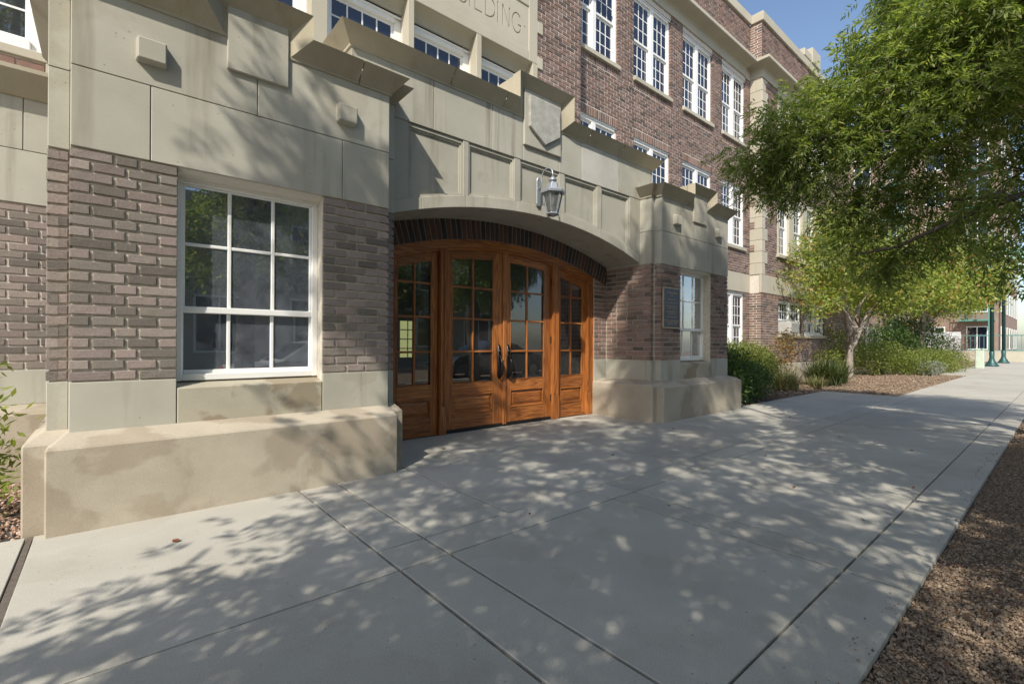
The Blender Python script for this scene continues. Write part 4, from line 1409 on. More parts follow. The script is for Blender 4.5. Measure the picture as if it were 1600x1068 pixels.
PQ = empty('bronze_plaque', (7.28, 4.385, 1.51), 'dark bronze plaque with rows of raised lettering beside the eastern pier window', 'plaque')
box('plaque_field', 7.03, 7.53, 4.372, 4.395, 1.52, 2.18, M['bronze'], PQ)
pf = MB()
pf.box(7.018, 7.036, 4.364, 4.397, 1.508, 2.192); pf.box(7.524, 7.542, 4.364, 4.397, 1.508, 2.192)
pf.box(7.036, 7.524, 4.364, 4.397, 1.508, 1.524); pf.box(7.036, 7.524, 4.364, 4.397, 2.176, 2.192)
pf.build('plaque_rim', M['gold'], PQ, .003)
for zc, x0, x1, h in ((2.105, 7.09, 7.48, .020), (2.062, 7.26, 7.32, .018), (1.99, 7.16, 7.42, .018), (1.935, 7.08, 7.48, .010), (1.88, 7.10, 7.47, .024), (1.845, 7.17, 7.41, .013),
                      (1.79, 7.11, 7.45, .022), (1.757, 7.17, 7.42, .012), (1.70, 7.11, 7.45, .014), (1.638, 7.06, 7.50, .013), (1.608, 7.06, 7.50, .013), (1.578, 7.13, 7.44, .012)):
    row = MB()
    xx = x0
    while xx < x1-.012:          # raised letters far too small to read: upright and level strokes
        wl_ = random.uniform(.006, .011)
        if random.random() < .14:
            xx += .012
            continue
        row.box(xx, xx+.0028, 4.3685, 4.373, zc-h/2, zc+h/2)
        row.box(xx+.0028, xx+wl_, 4.3685, 4.373, zc+h/2-.0035, zc+h/2)
        row.box(xx+.0028, xx+wl_, 4.3685, 4.373, zc-h/2, zc-h/2+.0035)
        xx += wl_+.004
    row.build('lettering', M['gold'], PQ)

# ================================================================= plants
def rand_unit(n):
    v = RNG.normal(size=(n, 3))
    return v/np.linalg.norm(v, axis=1)[:, None]

def frames(d, rollrand=True):
    """Orthonormal side and normal for direction vectors d (n,3)."""
    up = np.tile([0, 0, 1.0], (len(d), 1))
    s = np.cross(d, up)
    ln = np.linalg.norm(s, axis=1)
    bad = ln < 1e-4
    s[bad] = [1, 0, 0]
    s /= np.linalg.norm(s, axis=1)[:, None]
    nrm = np.cross(s, d)
    a = RNG.uniform(-.9, .9, len(d)) if rollrand else np.zeros(len(d))
    s2 = s*np.cos(a)[:, None] + nrm*np.sin(a)[:, None]
    return s2, np.cross(s2, d)

def quads_leaf(base, d, s, ln, wd, bend=None):
    """One lance-shaped four-corner leaf per row."""
    L, W = ln[:, None], wd[:, None]
    tip = base + d*L
    mid = base + d*L*.45
    if bend is not None:
        tip = tip + bend
    V = np.stack([base, mid + s*W*.5, tip, mid - s*W*.5], 1)
    return V.reshape(-1, 3)

def pinnate(centres, dirs, pairs, rach, llen, lwid, droop=.5):
    """Feather-shaped sprays: paired narrow leaflets along a stalk."""
    out = []
    n = len(centres)
    s, nr = frames(dirs)
    rl = rach*RNG.uniform(.7, 1.25, n)
    for k in range(pairs):
        t = (k+.6)/pairs
        p = centres + dirs*(rl*t)[:, None] + np.array([0, 0, -1.0])*(rl*t*t*droop)[:, None]
        for sd in (-1, 1):
            d = dirs*.62 + s*sd*.75 + nr*RNG.normal(0, .18, (n, 1)) + np.array([0, 0, -.28])
            d += RNG.normal(0, .10, (n, 3))
            d /= np.linalg.norm(d, axis=1)[:, None]
            ls, _ = frames(d)
            out.append(quads_leaf(p, d, ls, llen*RNG.uniform(.7, 1.2, n), lwid*RNG.uniform(.75, 1.2, n)))
    p = centres + dirs*rl[:, None] + np.array([0, 0, -1.0])*(rl*droop)[:, None]
    d = dirs + np.array([0, 0, -.5]); d /= np.linalg.norm(d, axis=1)[:, None]
    ls, _ = frames(d)
    out.append(quads_leaf(p, d, ls, llen*np.ones(n), lwid*np.ones(n)))
    return np.concatenate(out)

def blob_points(blobs, n, shell=.55, clump=0):
    """Points in a union of ellipsoids (x, y, z, r[, rz]) weighted by volume; gathered into twig clumps."""
    w = np.array([b[3]**2*(b[4] if len(b) > 4 else b[3]) for b in blobs])**.72*np.array([b[5] if len(b) > 5 else 1.0 for b in blobs])
    idx = RNG.choice(len(blobs), n, p=w/w.sum())
    bb = np.array([(b[0], b[1], b[2], b[3], b[4] if len(b) > 4 else b[3]*.8) for b in blobs])[idx]
    u = rand_unit(n)
    r = RNG.uniform(0, 1, n)**shell
    P = bb[:, :3] + u*r[:, None]*np.stack([bb[:, 3], bb[:, 3], bb[:, 4]], 1)
    return P, u

def leaf_object(name, V, mat, parent):
    c = V.mean(0)
    F = np.arange(len(V)).reshape(-1, 4)
    me = np_mesh(name, V-c, F, mat)
    return place(name, me, c, parent)

def tree(loc, label, blobs, nspray, limbs, leafmat, barkmat, style, group=None, name='street_tree', cat='tree', twigs=60, clumps=5):
    t = empty(name, loc, label, cat, group)
    trunk = MB()
    pts, rad = limbs[0]
    trunk.tube(pts, rad, 12)
    trunk.build('trunk', barkmat, t, 0, True)
    for pts, rad in limbs[1:]:
        MB().tube(pts, rad, 8).build('branch', barkmat, t, 0, True)
    # twigs: thin shoots in the blobs, the sprays sit round them
    P, u = blob_points(blobs, nspray//clumps, .6)
    d = u + RNG.normal(0, .5, u.shape)
    d[:, 2] = d[:, 2]*.5 + .05
    d /= np.linalg.norm(d, axis=1)[:, None]
    tw = MB()
    sel = RNG.choice(len(P), min(twigs, len(P)), replace=False)
    for i in sel:
        b = min(blobs, key=lambda q: (q[0]-P[i][0])**2+(q[1]-P[i][1])**2+(q[2]-P[i][2])**2)
        c = Vector(b[:3])
        e = Vector(P[i])
        m = (c+e)/2 + Vector((0, 0, .06))
        tw.tube([c, m, e], [.014, .009, .004], 5)
    if tw.v:
        o = tw.build('twigs', barkmat, t, 0, True); o['kind'] = 'stuff'
    C = np.repeat(P, clumps, 0) + RNG.normal(0, style.get('spread', .13), (len(P)*clumps, 3))
    D = np.repeat(d, clumps, 0) + RNG.normal(0, .55, (len(P)*clumps, 3))
    D[:, 2] -= style.get('hang', .15)
    D /= np.linalg.norm(D, axis=1)[:, None]
    if style['kind'] == 'pinnate':
        V = pinnate(C, D, style['pairs'], style['rach'], style['llen'], style['lwid'], style.get('droop', .35))
    else:
        k = style['per']
        C = np.repeat(C, k, 0) + RNG.normal(0, style['spread'], (len(C)*k, 3))
        D = rand_unit(len(C)); D[:, 2] -= .2
        D /= np.linalg.norm(D, axis=1)[:, None]
        s, _ = frames(D)
        V = quads_leaf(C, D, s, style['llen']*RNG.uniform(.6, 1.25, len(C)), style['lwid']*RNG.uniform(.7, 1.2, len(C)))
    leaf_object('crown', V, leafmat, t)
    return t

PIN = dict(kind='pinnate', pairs=5, rach=.17, llen=.092, lwid=.0215, spread=.10, hang=.3)

# street tree whose crown fills the right of the view; the trunk stands in the gravel strip
TA_BLOBS = [
 (7.2, 3.3, 4.05, .26),
 (7.35, 3.12, 4.0, .34), (7.25, 2.75, 4.45, .34), (7.6, 2.95, 3.62, .3),
 (7.68, 3.04, 4.09, 0.37), (7.91, 2.85, 3.83, 0.37), (7.62, 2.43, 4.66, 0.48), (7.65, 2.67, 4.29, 0.42), (7.89, 1.94, 4.92, 0.49), (7.78, 2.03, 5.50, 0.14),
 (7.85, 1.97, 5.28, 0.16), (7.82, 1.47, 5.25, 0.50), (7.94, 1.37, 5.91, 0.42), (7.52, 0.94, 5.16, 0.64), (7.41, 0.51, 4.89, 0.60), (7.41, 1.43, 4.42, 0.60),
 (7.59, 2.20, 4.12, 0.62), (7.87, 2.49, 3.58, 0.42), (7.66, 1.74, 3.91, 0.64), (7.43, 1.15, 3.73, 0.61), (7.25, 0.64, 4.04, 0.53), (8.07, 0.47, 4.64, 0.53),
 (7.89, 1.29, 3.21, 0.53), (7.93, 1.91, 3.10, 0.46), (7.74, 1.94, 2.59, 0.33), (7.67, 1.60, 2.24, 0.32), (7.64, 1.37, 2.41, 0.32), (7.85, 1.06, 2.55, 0.36),
 (8.47, 0.93, 2.87, 0.35), (6.64, 0.52, 2.19, 0.18), (6.78, 0.39, 2.07, 0.15), (7.19, 0.44, 2.86, 0.30), (7.63, 0.32, 2.64, 0.28),
 (8.3, 1.2, 4.9, .8), (8.5, .2, 5.2, 0.9), (7.9, -.1, 6.0, .9), (8.7, 1.2, 6.0, .8), (8.9, -1.0, 4.6, 1.1), (9.6, -.2, 4.4, 1.0), (9.9, .6, 5.2, 1.0),
 (7.8, -1.6, 5.3, 1.1), (9.2, -1.6, 5.8, 1.1), (8.4, -.4, 6.9, 1.1), (9.8, .4, 3.7, .7), (6.6, -.6, 4.6, .8)]
def limb(a, b, r0, r1, sag=.1, n=7, wob=.05, seed=1):
    rg = random.Random(seed)
    a, b = Vector(a), Vector(b)
    pts, rad = [], []
    for k in range(n+1):
        t = k/n
        p = a.lerp(b, t) + Vector((rg.uniform(-wob, wob), rg.uniform(-wob, wob), rg.uniform(-wob, wob)+sag*math.sin(math.pi*t)))
        if k in (0, n): p = a.lerp(b, t)
        pts.append(p); rad.append(r0+(r1-r0)*t)
    return pts, rad
TA = (8.6, -.75, 0)
limbsA = [([(8.6, -.75, -.1), (8.6, -.74, .15), (8.57, -.72, 1.0), (8.5, -.7, 1.9), (8.45, -.68, 2.7), (8.4, -.6, 3.6), (8.35, -.5, 4.7), (8.3, -.4, 6.0)], [.21, .17, .15, .145, .13, .10, .07, .03]),
          ([(8.46, -.68, 2.7), (8.0, -.1, 3.6), (7.92, .34, 3.93), (7.91, .87, 4.05), (7.82, 1.34, 4.1), (7.68, 1.85, 4.27), (7.47, 2.57, 4.34)], [.10, .07, .055, .05, .042, .028, .012]),
          ([(7.95, .5, 3.98), (8.03, .77, 4.12), (8.08, 1.26, 4.38), (8.08, 1.6, 4.62), (7.95, 1.95, 4.9)], [.045, .04, .034, .024, .010]),
          ([(8.48, -.70, 2.25), (7.95, -.1, 2.75), (7.63, .32, 2.90), (7.51, .82, 2.72), (7.45, 1.4, 2.46), (7.42, 1.8, 2.42)], [.075, .05, .036, .028, .02, .008]),
          ([(7.63, .36, 2.89), (7.6, .8, 2.95), (7.7, 1.3, 3.1), (7.85, 1.8, 3.15)], [.026, .022, .016, .008]),
          limb((7.9, .9, 4.05), (7.6, 2.2, 3.85), .022, .008, .03, seed=6),
          limb((8.42, -.64, 3.4), (7.82, 1.4, 5.3), .06, .014, .05, seed=8),
          limb((8.4, -.6, 3.4), (9.7, .3, 4.6), .07, .02, .1, seed=9),
          limb((8.38, -.55, 4.0), (8.9, -1.5, 5.6), .06, .02, .1, seed=10)]
tree(TA, 'leafy street tree in the gravel strip whose limbs reach over the pavement', TA_BLOBS, 19500, limbsA, M['leaf_a'], M['bark'], PIN, 'street trees along the kerb', twigs=420)

PINB = dict(kind='pinnate', pairs=4, rach=.22, llen=.13, lwid=.040, spread=.18, hang=.2)
TB_BLOBS = [(-2.45, .45, 3.0, .7, .45, 1.3), (-2.6, .75, 3.15, .42, .35, 1.3), (-2.0, -.2, 2.9, .6, .4, 1.2),
            (-1.9, -.7, 3.4, 1.2, .8, .8), (-.9, -1.9, 3.5, 1.3, .8, .9), (-2.6, -1.8, 4.0, 1.3, .9, .8), (-1.3, -.2, 4.6, 1.3, .8, .55), (-.4, -1.1, 4.7, 1.4, .9, .6),
            (-2.2, -1.2, 5.4, 1.5, .9, .55), (-2.5, .45, 5.3, 1.05, .8, .7), (-2.4, .35, 6.8, .9, .6, .6), (-2.25, .2, 8.2, .6, .6, 1.0), (-2.97, 1.24, 8.1, .34, .4, 3.2), (-2.9, 1.15, 7.45, .40, .32, 3.6),
            (-2.8, 1.0, 5.3, .4, .4, 1.2), (-2.45, .65, 4.4, .5, .4, .9), (-1.0, -1.2, 6.3, 1.4, .8, .5), (-1.9, -.5, 7.0, 1.2, .8, .5), (-1.5, -1.3, 8.4, 1.1, .9, .9),
            (-1.45, -1.1, 9.75, .75, .7, 3.2), (-1.45, -1.08, 10.5, .65, .6, 4.6), (-1.42, -1.12, 11.2, .5, .5, 5.6), (-1.38, -1.16, 11.8, .34, .45, 7.0), (-1.36, -1.2, 12.4, .18, .45, 9.0),
            (-1.0, -1.75, 9.2, .7, .6, 1.2), (-.8, -2.0, 9.6, .5, .5, 1.2)]
limbsB = [([(-1.5, -1.1, -.1), (-1.5, -1.1, .2), (-1.48, -1.08, 1.5), (-1.5, -1.0, 3.0), (-1.5, -1.0, 6.0), (-1.4, -1.15, 11.8)], [.26, .2, .17, .15, .09, .015])] + \
         [limb((-1.5, -1.0, 2.4+.5*k), (b[0], b[1], b[2]), .07, .02, .1, seed=20+k) for k, b in enumerate(TB_BLOBS[3:11])]
tree((-1.5, -1.1, 0), 'tall tapering street tree behind the camera that shades the west pavement', TB_BLOBS, 7900, limbsB, M['leaf_a'], M['bark'], PINB, 'street trees along the kerb', twigs=150, clumps=10)
TC_BLOBS = [(.95, -.9, 9.9, .36, .6, 5.0), (.95, -.9, 10.6, .34, .6, 6.0), (.93, -.92, 11.3, .28, .5, 7.0), (.93, -.92, 11.9, .18, .45, 8.0), (1.46, -1.67, 3.05, .7, .5), (1.9, -2.3, 3.1, .7, .5), (2.4, -3.0, 3.2, .7, .5), (.4, -.75, 2.95, .55, .4), (1.9, -2.0, 3.9, 1.2, .8), (2.9, -2.7, 4.1, 1.3, .9), (1.0, -3.2, 4.0, 1.2, .8), (2.2, -1.3, 4.9, 1.2, .9), (3.4, -1.9, 5.2, 1.3, 1.0), (1.6, -2.6, 5.6, 1.5, 1.0), (2.8, -3.3, 5.6, 1.5, 1.0),
            (2.3, -2.2, 6.8, 1.5, 1.0), (3.2, -2.6, 7.6, 1.2, .9), (1.7, -2.3, 8.0, 1.1, .9), (4.3, -2.4, 4.3, 1.0, .7)]
limbsC = [([(2.1, -1.4, -.1), (2.1, -1.4, .2), (2.15, -1.5, 1.6), (2.2, -1.8, 3.0), (2.3, -2.2, 5.5), (2.4, -2.3, 8.0)], [.24, .19, .16, .14, .09, .03]), limb((2.25, -1.95, 4.2), (.95, -.9, 11.9), .07, .012, .0, seed=39)] + \
         [limb((2.18, -1.7, 2.3+.35*k), (b[0], b[1], b[2]), .07, .02, .1, seed=40+k) for k, b in enumerate(TC_BLOBS[8:16])]
tree((2.1, -1.4, 0), 'broad street tree behind the camera leaning over the road', TC_BLOBS, 5900, limbsC, M['leaf_a'], M['bark'], PINB, 'street trees along the kerb', twigs=150, clumps=11)

# small autumn-tinged tree in the bed
AUT = dict(kind='round', per=5, llen=.12, lwid=.075, spread=.16)
def at(px, x=None): pass
TD = (21.2, 5.35, 0)
def around(c, lst):
    return [(c[0]+a, c[1]+b, z, r) + ((rz,) if rz else ()) for a, b, z, r, rz in lst]
TD_BLOBS = [(16.9, 5.75, 3.28, .55, .4), (17.5, 5.7, 4.3, .55, .4), (17.96, 5.5, 2.5, .5, .3), (18.6, 5.5, 5.3, .7, .5), (19.15, 5.35, 3.64, .7, .5), (20.25, 5.07, 5.55, .8, .6), (21.84, 4.37, 3.8, .9, .6), (23.1, 3.95, 3.0, .7, .4)] + around(TD, [(-2.3, .3, 3.0, .9, .6), (-1.6, -.9, 3.6, 1.0, .7), (-.6, .2, 3.4, 1.0, .7), (.8, -.8, 3.2, 1.0, .6), (1.8, -.3, 3.1, 1.0, .6), (-1.5, .4, 4.6, 1.0, .7),
                       (-.3, -.7, 4.8, 1.1, .8), (1.0, .0, 4.6, 1.1, .8), (2.4, -1.0, 3.9, 1.0, .7), (.2, .2, 5.9, 1.0, .8), (-2.6, -.5, 4.2, .7, .5), (.9, -1.6, 3.9, .9, .6), (2.9, -.2, 3.0, .8, .5)])
limbsD = [([(21.2, 5.35, -.1), (21.2, 5.35, .1), (21.22, 5.35, .9), (21.2, 5.36, 1.8), (21.1, 5.4, 2.6), (21.0, 5.5, 4.0)], [.16, .13, .11, .10, .06, .03]),
          limb((21.2, 5.35, 1.0), (23.2, 4.9, 2.9), .10, .03, .12, seed=51), limb((22.0, 5.2, 1.9), (22.2, 4.6, 3.2), .06, .02, .1, seed=52),
          limb((21.2, 5.35, 1.7), (19.4, 5.2, 2.8), .08, .02, .1, seed=53), limb((21.2, 5.35, 1.3), (20.0, 4.9, 1.9), .07, .03, -.15, seed=54),
          limb((20.0, 4.9, 1.9), (19.0, 5.4, 3.0), .03, .01, .1, seed=55), limb((21.2, 5.35, 1.9), (21.4, 4.6, 3.6), .07, .02, .05, seed=56)]
tree(TD, 'small many-limbed tree with yellow green and reddish leaves in the gravel bed', TD_BLOBS, 3800, limbsD, M['leaf_b'], M['bark_pale'], AUT, None, 'ornamental_tree', twigs=160)
TE = (29.5, 4.6, 0)
TE_BLOBS = [(28.7, 4.3, 4.2, .9, .6), (31.2, 3.64, 4.9, 1.0, .7), (32.1, 2.83, 4.3, 1.0, .6), (34.5, 2.12, 5.0, 1.0, .6), (32.3, 4.0, 6.7, 1.0, .7), (33.8, 2.75, 6.0, 1.0, .7), (31.4, 3.4, 3.5, .7, .4)] + around(TE, [(-1.5, -.6, 3.6, 1.3, .8), (.4, -1.0, 3.5, 1.4, .8), (2.0, -1.3, 3.7, 1.3, .8), (-.6, -.4, 4.9, 1.4, .9), (1.3, -.9, 5.0, 1.4, .9), (.3, -.2, 6.2, 1.2, .9), (3.4, -1.6, 4.2, 1.0, .7), (5.0, -1.9, 4.0, .8, .6)])
limbsE = [([(29.5, 4.6, -.1), (29.5, 4.6, .5), (29.55, 4.55, 2.0), (29.6, 4.4, 4.5)], [.2, .16, .13, .04])] + [limb((29.5, 4.55, 1.8+.1*k), b[:3], .06, .02, .1, seed=60+k) for k, b in enumerate(TE_BLOBS[:6])]
tree(TE, 'pale yellow green tree farther along the bed above the clipped shrubs', TE_BLOBS, 3400, limbsE, M['leaf_b'], M['bark_pale'], dict(kind='round', per=5, llen=.16, lwid=.10, spread=.2), None, 'ornamental_tree', twigs=80)

for k, (x, y, sz, lb) in enumerate(((34.0, 8.0, 1.15, 'dull green tree behind the low tan wall'), (45.0, 6.6, 1.3, 'tall olive tree beyond the white board'), (55.5, 9.0, 1.5, 'distant olive tree before the apartment block'))):
    bl_ = [(x+a*sz, y+b*sz, z*sz, r*sz) for a, b, z, r in ((0, 0, 4.0, 1.5), (-1.3, .4, 3.3, 1.1), (1.3, -.6, 3.4, 1.2), (.2, .5, 5.2, 1.3), (-.4, -.8, 5.9, .9), (.3, -1.5, 3.6, 1.0))]
    lm = [([(x, y, -.1), (x, y, .5), (x, y, 2.2*sz), (x, y, 4.5*sz)], [.2, .16, .13, .05])] + [limb((x, y, 1.8*sz), b[:3], .06, .02, .1, seed=190+k*7+i) for i, b in enumerate(bl_[1:4])]
    tree((x, y, 0), lb, bl_, 1900, lm, M['leaf_light'], M['bark'], dict(kind='round', per=5, llen=.2, lwid=.11, spread=.25), None, 'background_tree', twigs=40)

def bush(loc, label, blobs, n, mat, llen, lwid, group=None, name='shrub', spread=.05, stems=14, barkmat='bark'):
    t = empty(name, loc, label, 'shrub', group)
    st = MB()
    for k in range(stems):
        b = blobs[k % len(blobs)]
        st.tube([(loc[0]+random.uniform(-.08, .08), loc[1]+random.uniform(-.08, .08), -.04), ((loc[0]+b[0])/2, (loc[1]+b[1])/2, b[2]*.55), (b[0]+random.uniform(-.5, .5)*b[3], b[1]+random.uniform(-.5, .5)*b[3], b[2]+b[3]*.2)], [.014, .011, .005], 5)
    o = st.build('stems', M[barkmat], t, 0, True); o['kind'] = 'stuff'
    P, u = blob_points(blobs, n, .30)
    keep = P[:, 2] > .02
    P, u = P[keep], u[keep]
    D = u*.7 + RNG.normal(0, .6, P.shape) + np.array([0, 0, .25])
    D /= np.linalg.norm(D, axis=1)[:, None]
    s, _ = frames(D)
    V = quads_leaf(P + RNG.normal(0, spread, P.shape), D, s, llen*RNG.uniform(.6, 1.3, len(P)), lwid*RNG.uniform(.7, 1.25, len(P)))
    leaf_object('foliage', V, mat, t)
    return t

bush((10.35, 4.95, 0), 'dark glossy shrub against the east end of the entrance pier', [(9.85, 4.62, .40, .42, .42), (10.45, 4.66, .42, .5, .42), (11.1, 4.72, .42, .5, .40), (10.2, 4.95, .78, .5, .32), (10.9, 5.05, .80, .5, .34), (11.7, 4.85, .40, .42, .36)], 8500, M['leaf_dark'], .075, .036)
bush((12.6, 5.3, 0), 'light green rounded shrub between the dark shrub and the grass clump', [(11.6, 5.35, .80, .62, .5), (12.4, 5.3, .82, .62, .5), (13.1, 5.3, .66, .5, .44)], 7500, M['leaf_light'], .07, .034)
bush((15.2, 5.5, 0), 'rust and yellow sparse shrub beneath the wing windows', [(15.0, 5.5, .95, .45, .4), (15.5, 5.45, 1.25, .4, .45), (15.2, 5.6, .55, .4, .3)], 900, M['leaf_rust'], .085, .05)
bush((23.0, 6.4, 0), 'bright green shrub behind the ornamental tree trunk', [(21.9, 6.4, 1.0, .9, 1.0), (23.4, 6.4, .9, 1.0, .9), (20.4, 5.9, .55, .6, .5)], 5200, M['leaf_light'], .10, .05)
bush((25.5, 5.2, 0), 'olive green shrub just past the ornamental tree trunk', [(24.2, 5.3, .65, .7, .65), (25.4, 5.1, .7, .8, .7)], 4200, M['leaf_light'], .09, .045)
bush((27.0, 4.7, 0), 'low spreading shrub along the edge of the bed', [(25.7, 4.35, .42, .75, .5), (27.0, 4.2, .5, .9, .55), (28.6, 4.0, .5, 1.0, .6), (30.2, 3.75, .45, .9, .55)], 8500, M['leaf_light'], .09, .042)
bush((29.5, 5.0, 0), 'large mounded green shrub behind the low shrub', [(28.0, 5.5, 1.1, 1.3, .9), (29.8, 5.1, 1.35, 1.5, 1.1), (31.6, 4.7, 1.0, 1.3, .9), (30.0, 5.1, 2.0, 1.1, .7), (28.4, 5.6, 1.8, .9, .6)], 11000, M['leaf_dark'], .12, .055)
bush((25.9, 3.75, 0), 'small silvery shrub at the front of the bed', [(25.8, 3.75, .25, .35, .28), (26.3, 3.65, .28, .38, .3)], 1500, M['leaf_grey'], .07, .03)
bush((39.5, 5.2, 0), 'bare reddish brown shrub beside the white board', [(39.0, 5.0, .8, .9, .8), (40.2, 4.8, 1.0, 1.0, .9), (41.0, 4.6, 1.6, .9, .8)], 3200, M['leaf_dry'], .14, .03, spread=.15)
bush((-.72, 5.0, 0), 'green leafy shrub in the gravel west of the pier', [(-.74, 5.15, .38, .26, .26), (-.8, 5.0, .75, .26, .2), (-.68, 4.85, .22, .2, .16), (-.78, 5.3, 1.05, .16, .16)], 620, M['leaf_light'], .085, .03)

def tuft(loc, label, r, h, n, mat, w=.014, name='grass_tuft', lean=.9):
    t = empty(name, loc, label, 'ornamental grass')
    a = RNG.uniform(0, 2*math.pi, n)
    ln = h*RNG.uniform(.6, 1.2, n)
    out = RNG.uniform(.25, lean, n)
    base = np.stack([loc[0]+RNG.normal(0, r*.18, n), loc[1]+RNG.normal(0, r*.18, n), np.zeros(n)-.02], 1)
    hd = np.stack([np.cos(a), np.sin(a), np.zeros(n)], 1)
    sd = np.stack([-np.sin(a), np.cos(a), np.zeros(n)], 1)*w/2
    rows = []
    m = 5
    for k in range(m):
        tt = k/(m-1)
        p = base + hd*(ln*out*tt**1.3)[:, None] + np.array([0, 0, 1.0])*(ln*(tt*1.0-out*.75*tt*tt))[:, None]
        ww = (1-tt**2)*.95+.05
        rows += [p-sd*ww, p+sd*ww]
    V = np.stack(rows, 1)
    V[:, :, 2] = np.maximum(V[:, :, 2], .01)
    F = []
    for k in range(m-1):
        F.append((2*k, 2*k+1, 2*k+3, 2*k+2))
    F = (np.arange(n)*2*m)[:, None, None] + np.array(F)[None]
    V = V.reshape(-1, 3)
    c = V.mean(0)
    place('blades', np_mesh('blades', V-c, F.reshape(-1, 4), mat), c, t)
    return t
tuft((17.0, 4.95, 0), 'dark green strap-leaved clump at the edge of the bed', 1.0, 1.05, 620, M['blade'], .03)
tuft((18.3, 5.0, 0), 'second dark strap-leaved clump nearest the ornamental tree trunk', .8, .9, 380, M['blade'], .03)
tuft((14.3, 5.1, 0), 'pale dry grass clump between the shrubs', .8, .85, 620, M['blade_pale'], .014)
tuft((15.6, 4.7, 0), 'small pale grass clump spilling on the gravel', .5, .5, 300, M['blade_pale'], .012)

# ================================================================= gravel
def pebbles(name, n, xr, yr, size, mat, z=-.035, dens=None, test=None):
    p = np.stack([xr[0]+(xr[1]-xr[0])*(RNG.uniform(0, 1, n)**(dens or 1)), RNG.uniform(*yr, n), np.full(n, z)], 1)
    if test is not None:
        p = p[test(p)]
        n = len(p)
    s = size*np.exp(RNG.normal(0, .38, n))
    d = rand_unit(n)
    base = np.array([(1, 0, 0), (-1, 0, 0), (0, 1, 0), (0, -1, 0), (0, 0, 1), (0, 0, -1)], float)
    fc = np.array([(0, 2, 4), (2, 1, 4), (1, 3, 4), (3, 0, 4), (2, 0, 5), (1, 2, 5), (3, 1, 5), (0, 3, 5)])
    V = base[None]*RNG.uniform(.55, 1.15, (n, 6, 1))
    a = RNG.uniform(0, 2*math.pi, n)
    ca, sa = np.cos(a)[:, None], np.sin(a)[:, None]
    x, y, zz = V[..., 0], V[..., 1], V[..., 2]*.75
    b = RNG.normal(0, .5, n)[:, None]
    y, zz = y*np.cos(b)-zz*np.sin(b), y*np.sin(b)+zz*np.cos(b)
    V = np.stack([x*ca-y*sa, x*sa+y*ca, zz], 2)*s[:, None, None]*.5
    V = V + p[:, None, :]
    V[..., 2] += (s*.12+RNG.uniform(0, .012, n))[:, None]
    F = (np.arange(n)*6)[:, None, None] + fc[None]
    me = np_mesh(name, V.reshape(-1, 3), F.reshape(-1, 3), mat)
    o = place(name, me, (0, 0, 0))
    o['kind'] = 'stuff'
    return o
pebbles('gravel', 62000, (1.7, 9.0), (-.25, .5), .012, M['gravel'], dens=1.7)
pebbles('gravel', 9000, (9.0, 24.0), (-.6, .5), .03, M['gravel'])
pebbles('gravel', 9000, (-2.2, 9.0), (-2.0, -.35), .035, M['gravel'])
bed_t = lambda p: (p[:, 1] > 4.27) | ((p[:, 0] > 14.58) & (p[:, 1] > 2.72))
pebbles('gravel', 16000, (9.4, 27.0), (2.7, 6.2), .034, M['gravel'], test=bed_t)
pebbles('gravel', 4500, (-2.2, -.38), (4.32, 6.05), .026, M['gravel_pink'], -.03)
for x, y, a, l, lb in ((2.95, .36, 2.9, .30, 'long thin dry twig on the gravel nearest the bottom of the view'), (3.35, .22, 2.2, .24, 'thin dry twig slanting across the gravel beside the second crossing joint'),
                       (4.2, .34, .6, .12, 'short dry twig on the gravel by the pavement edge'), (5.1, .2, 1.4, .16, 'dry twig on the gravel farthest along the pavement edge')):
    o = MB().tube([(x, y, -.004), (x+l*.5*math.cos(a)+.008, y+l*.5*math.sin(a), .006), (x+l*math.cos(a), y+l*math.sin(a), -.002)], [.0030, .0038, .002], 5).build('twig', M['bark'], None, 0, True)
    tag(o, lb, 'twig', 'dry twigs on the gravel')

pebbles('gravel', 150, (1.8, 9.0), (.5, .60), .009, M['gravel'], z=-.001)
def leaf_litter(n, xr, yr, z):
    P = np.stack([RNG.uniform(*xr, n), RNG.uniform(*yr, n), np.full(n, z)+RNG.uniform(0, .012, n)], 1)
    D = rand_unit(n); D[:, 2] *= .25
    D /= np.linalg.norm(D, axis=1)[:, None]
    sd = np.cross(D, np.tile([0, 0, 1.0], (n, 1)))
    sd /= np.linalg.norm(sd, axis=1)[:, None]
    V = quads_leaf(P, D, sd, RNG.uniform(.025, .05, n), RNG.uniform(.007, .016, n))
    o = place('leaf_litter', np_mesh('leaf_litter', V, np.arange(len(V)).reshape(-1, 4), M['leaf_fallen']), (0, 0, 0))
    o['kind'] = 'stuff'
leaf_litter(420, (1.8, 10), (-.3, .49), -.012)
leaf_litter(500, (9.5, 24), (4.3, 6.0), -.01)
leaf_litter(60, (-2, -.42), (4.35, 6), -.01)
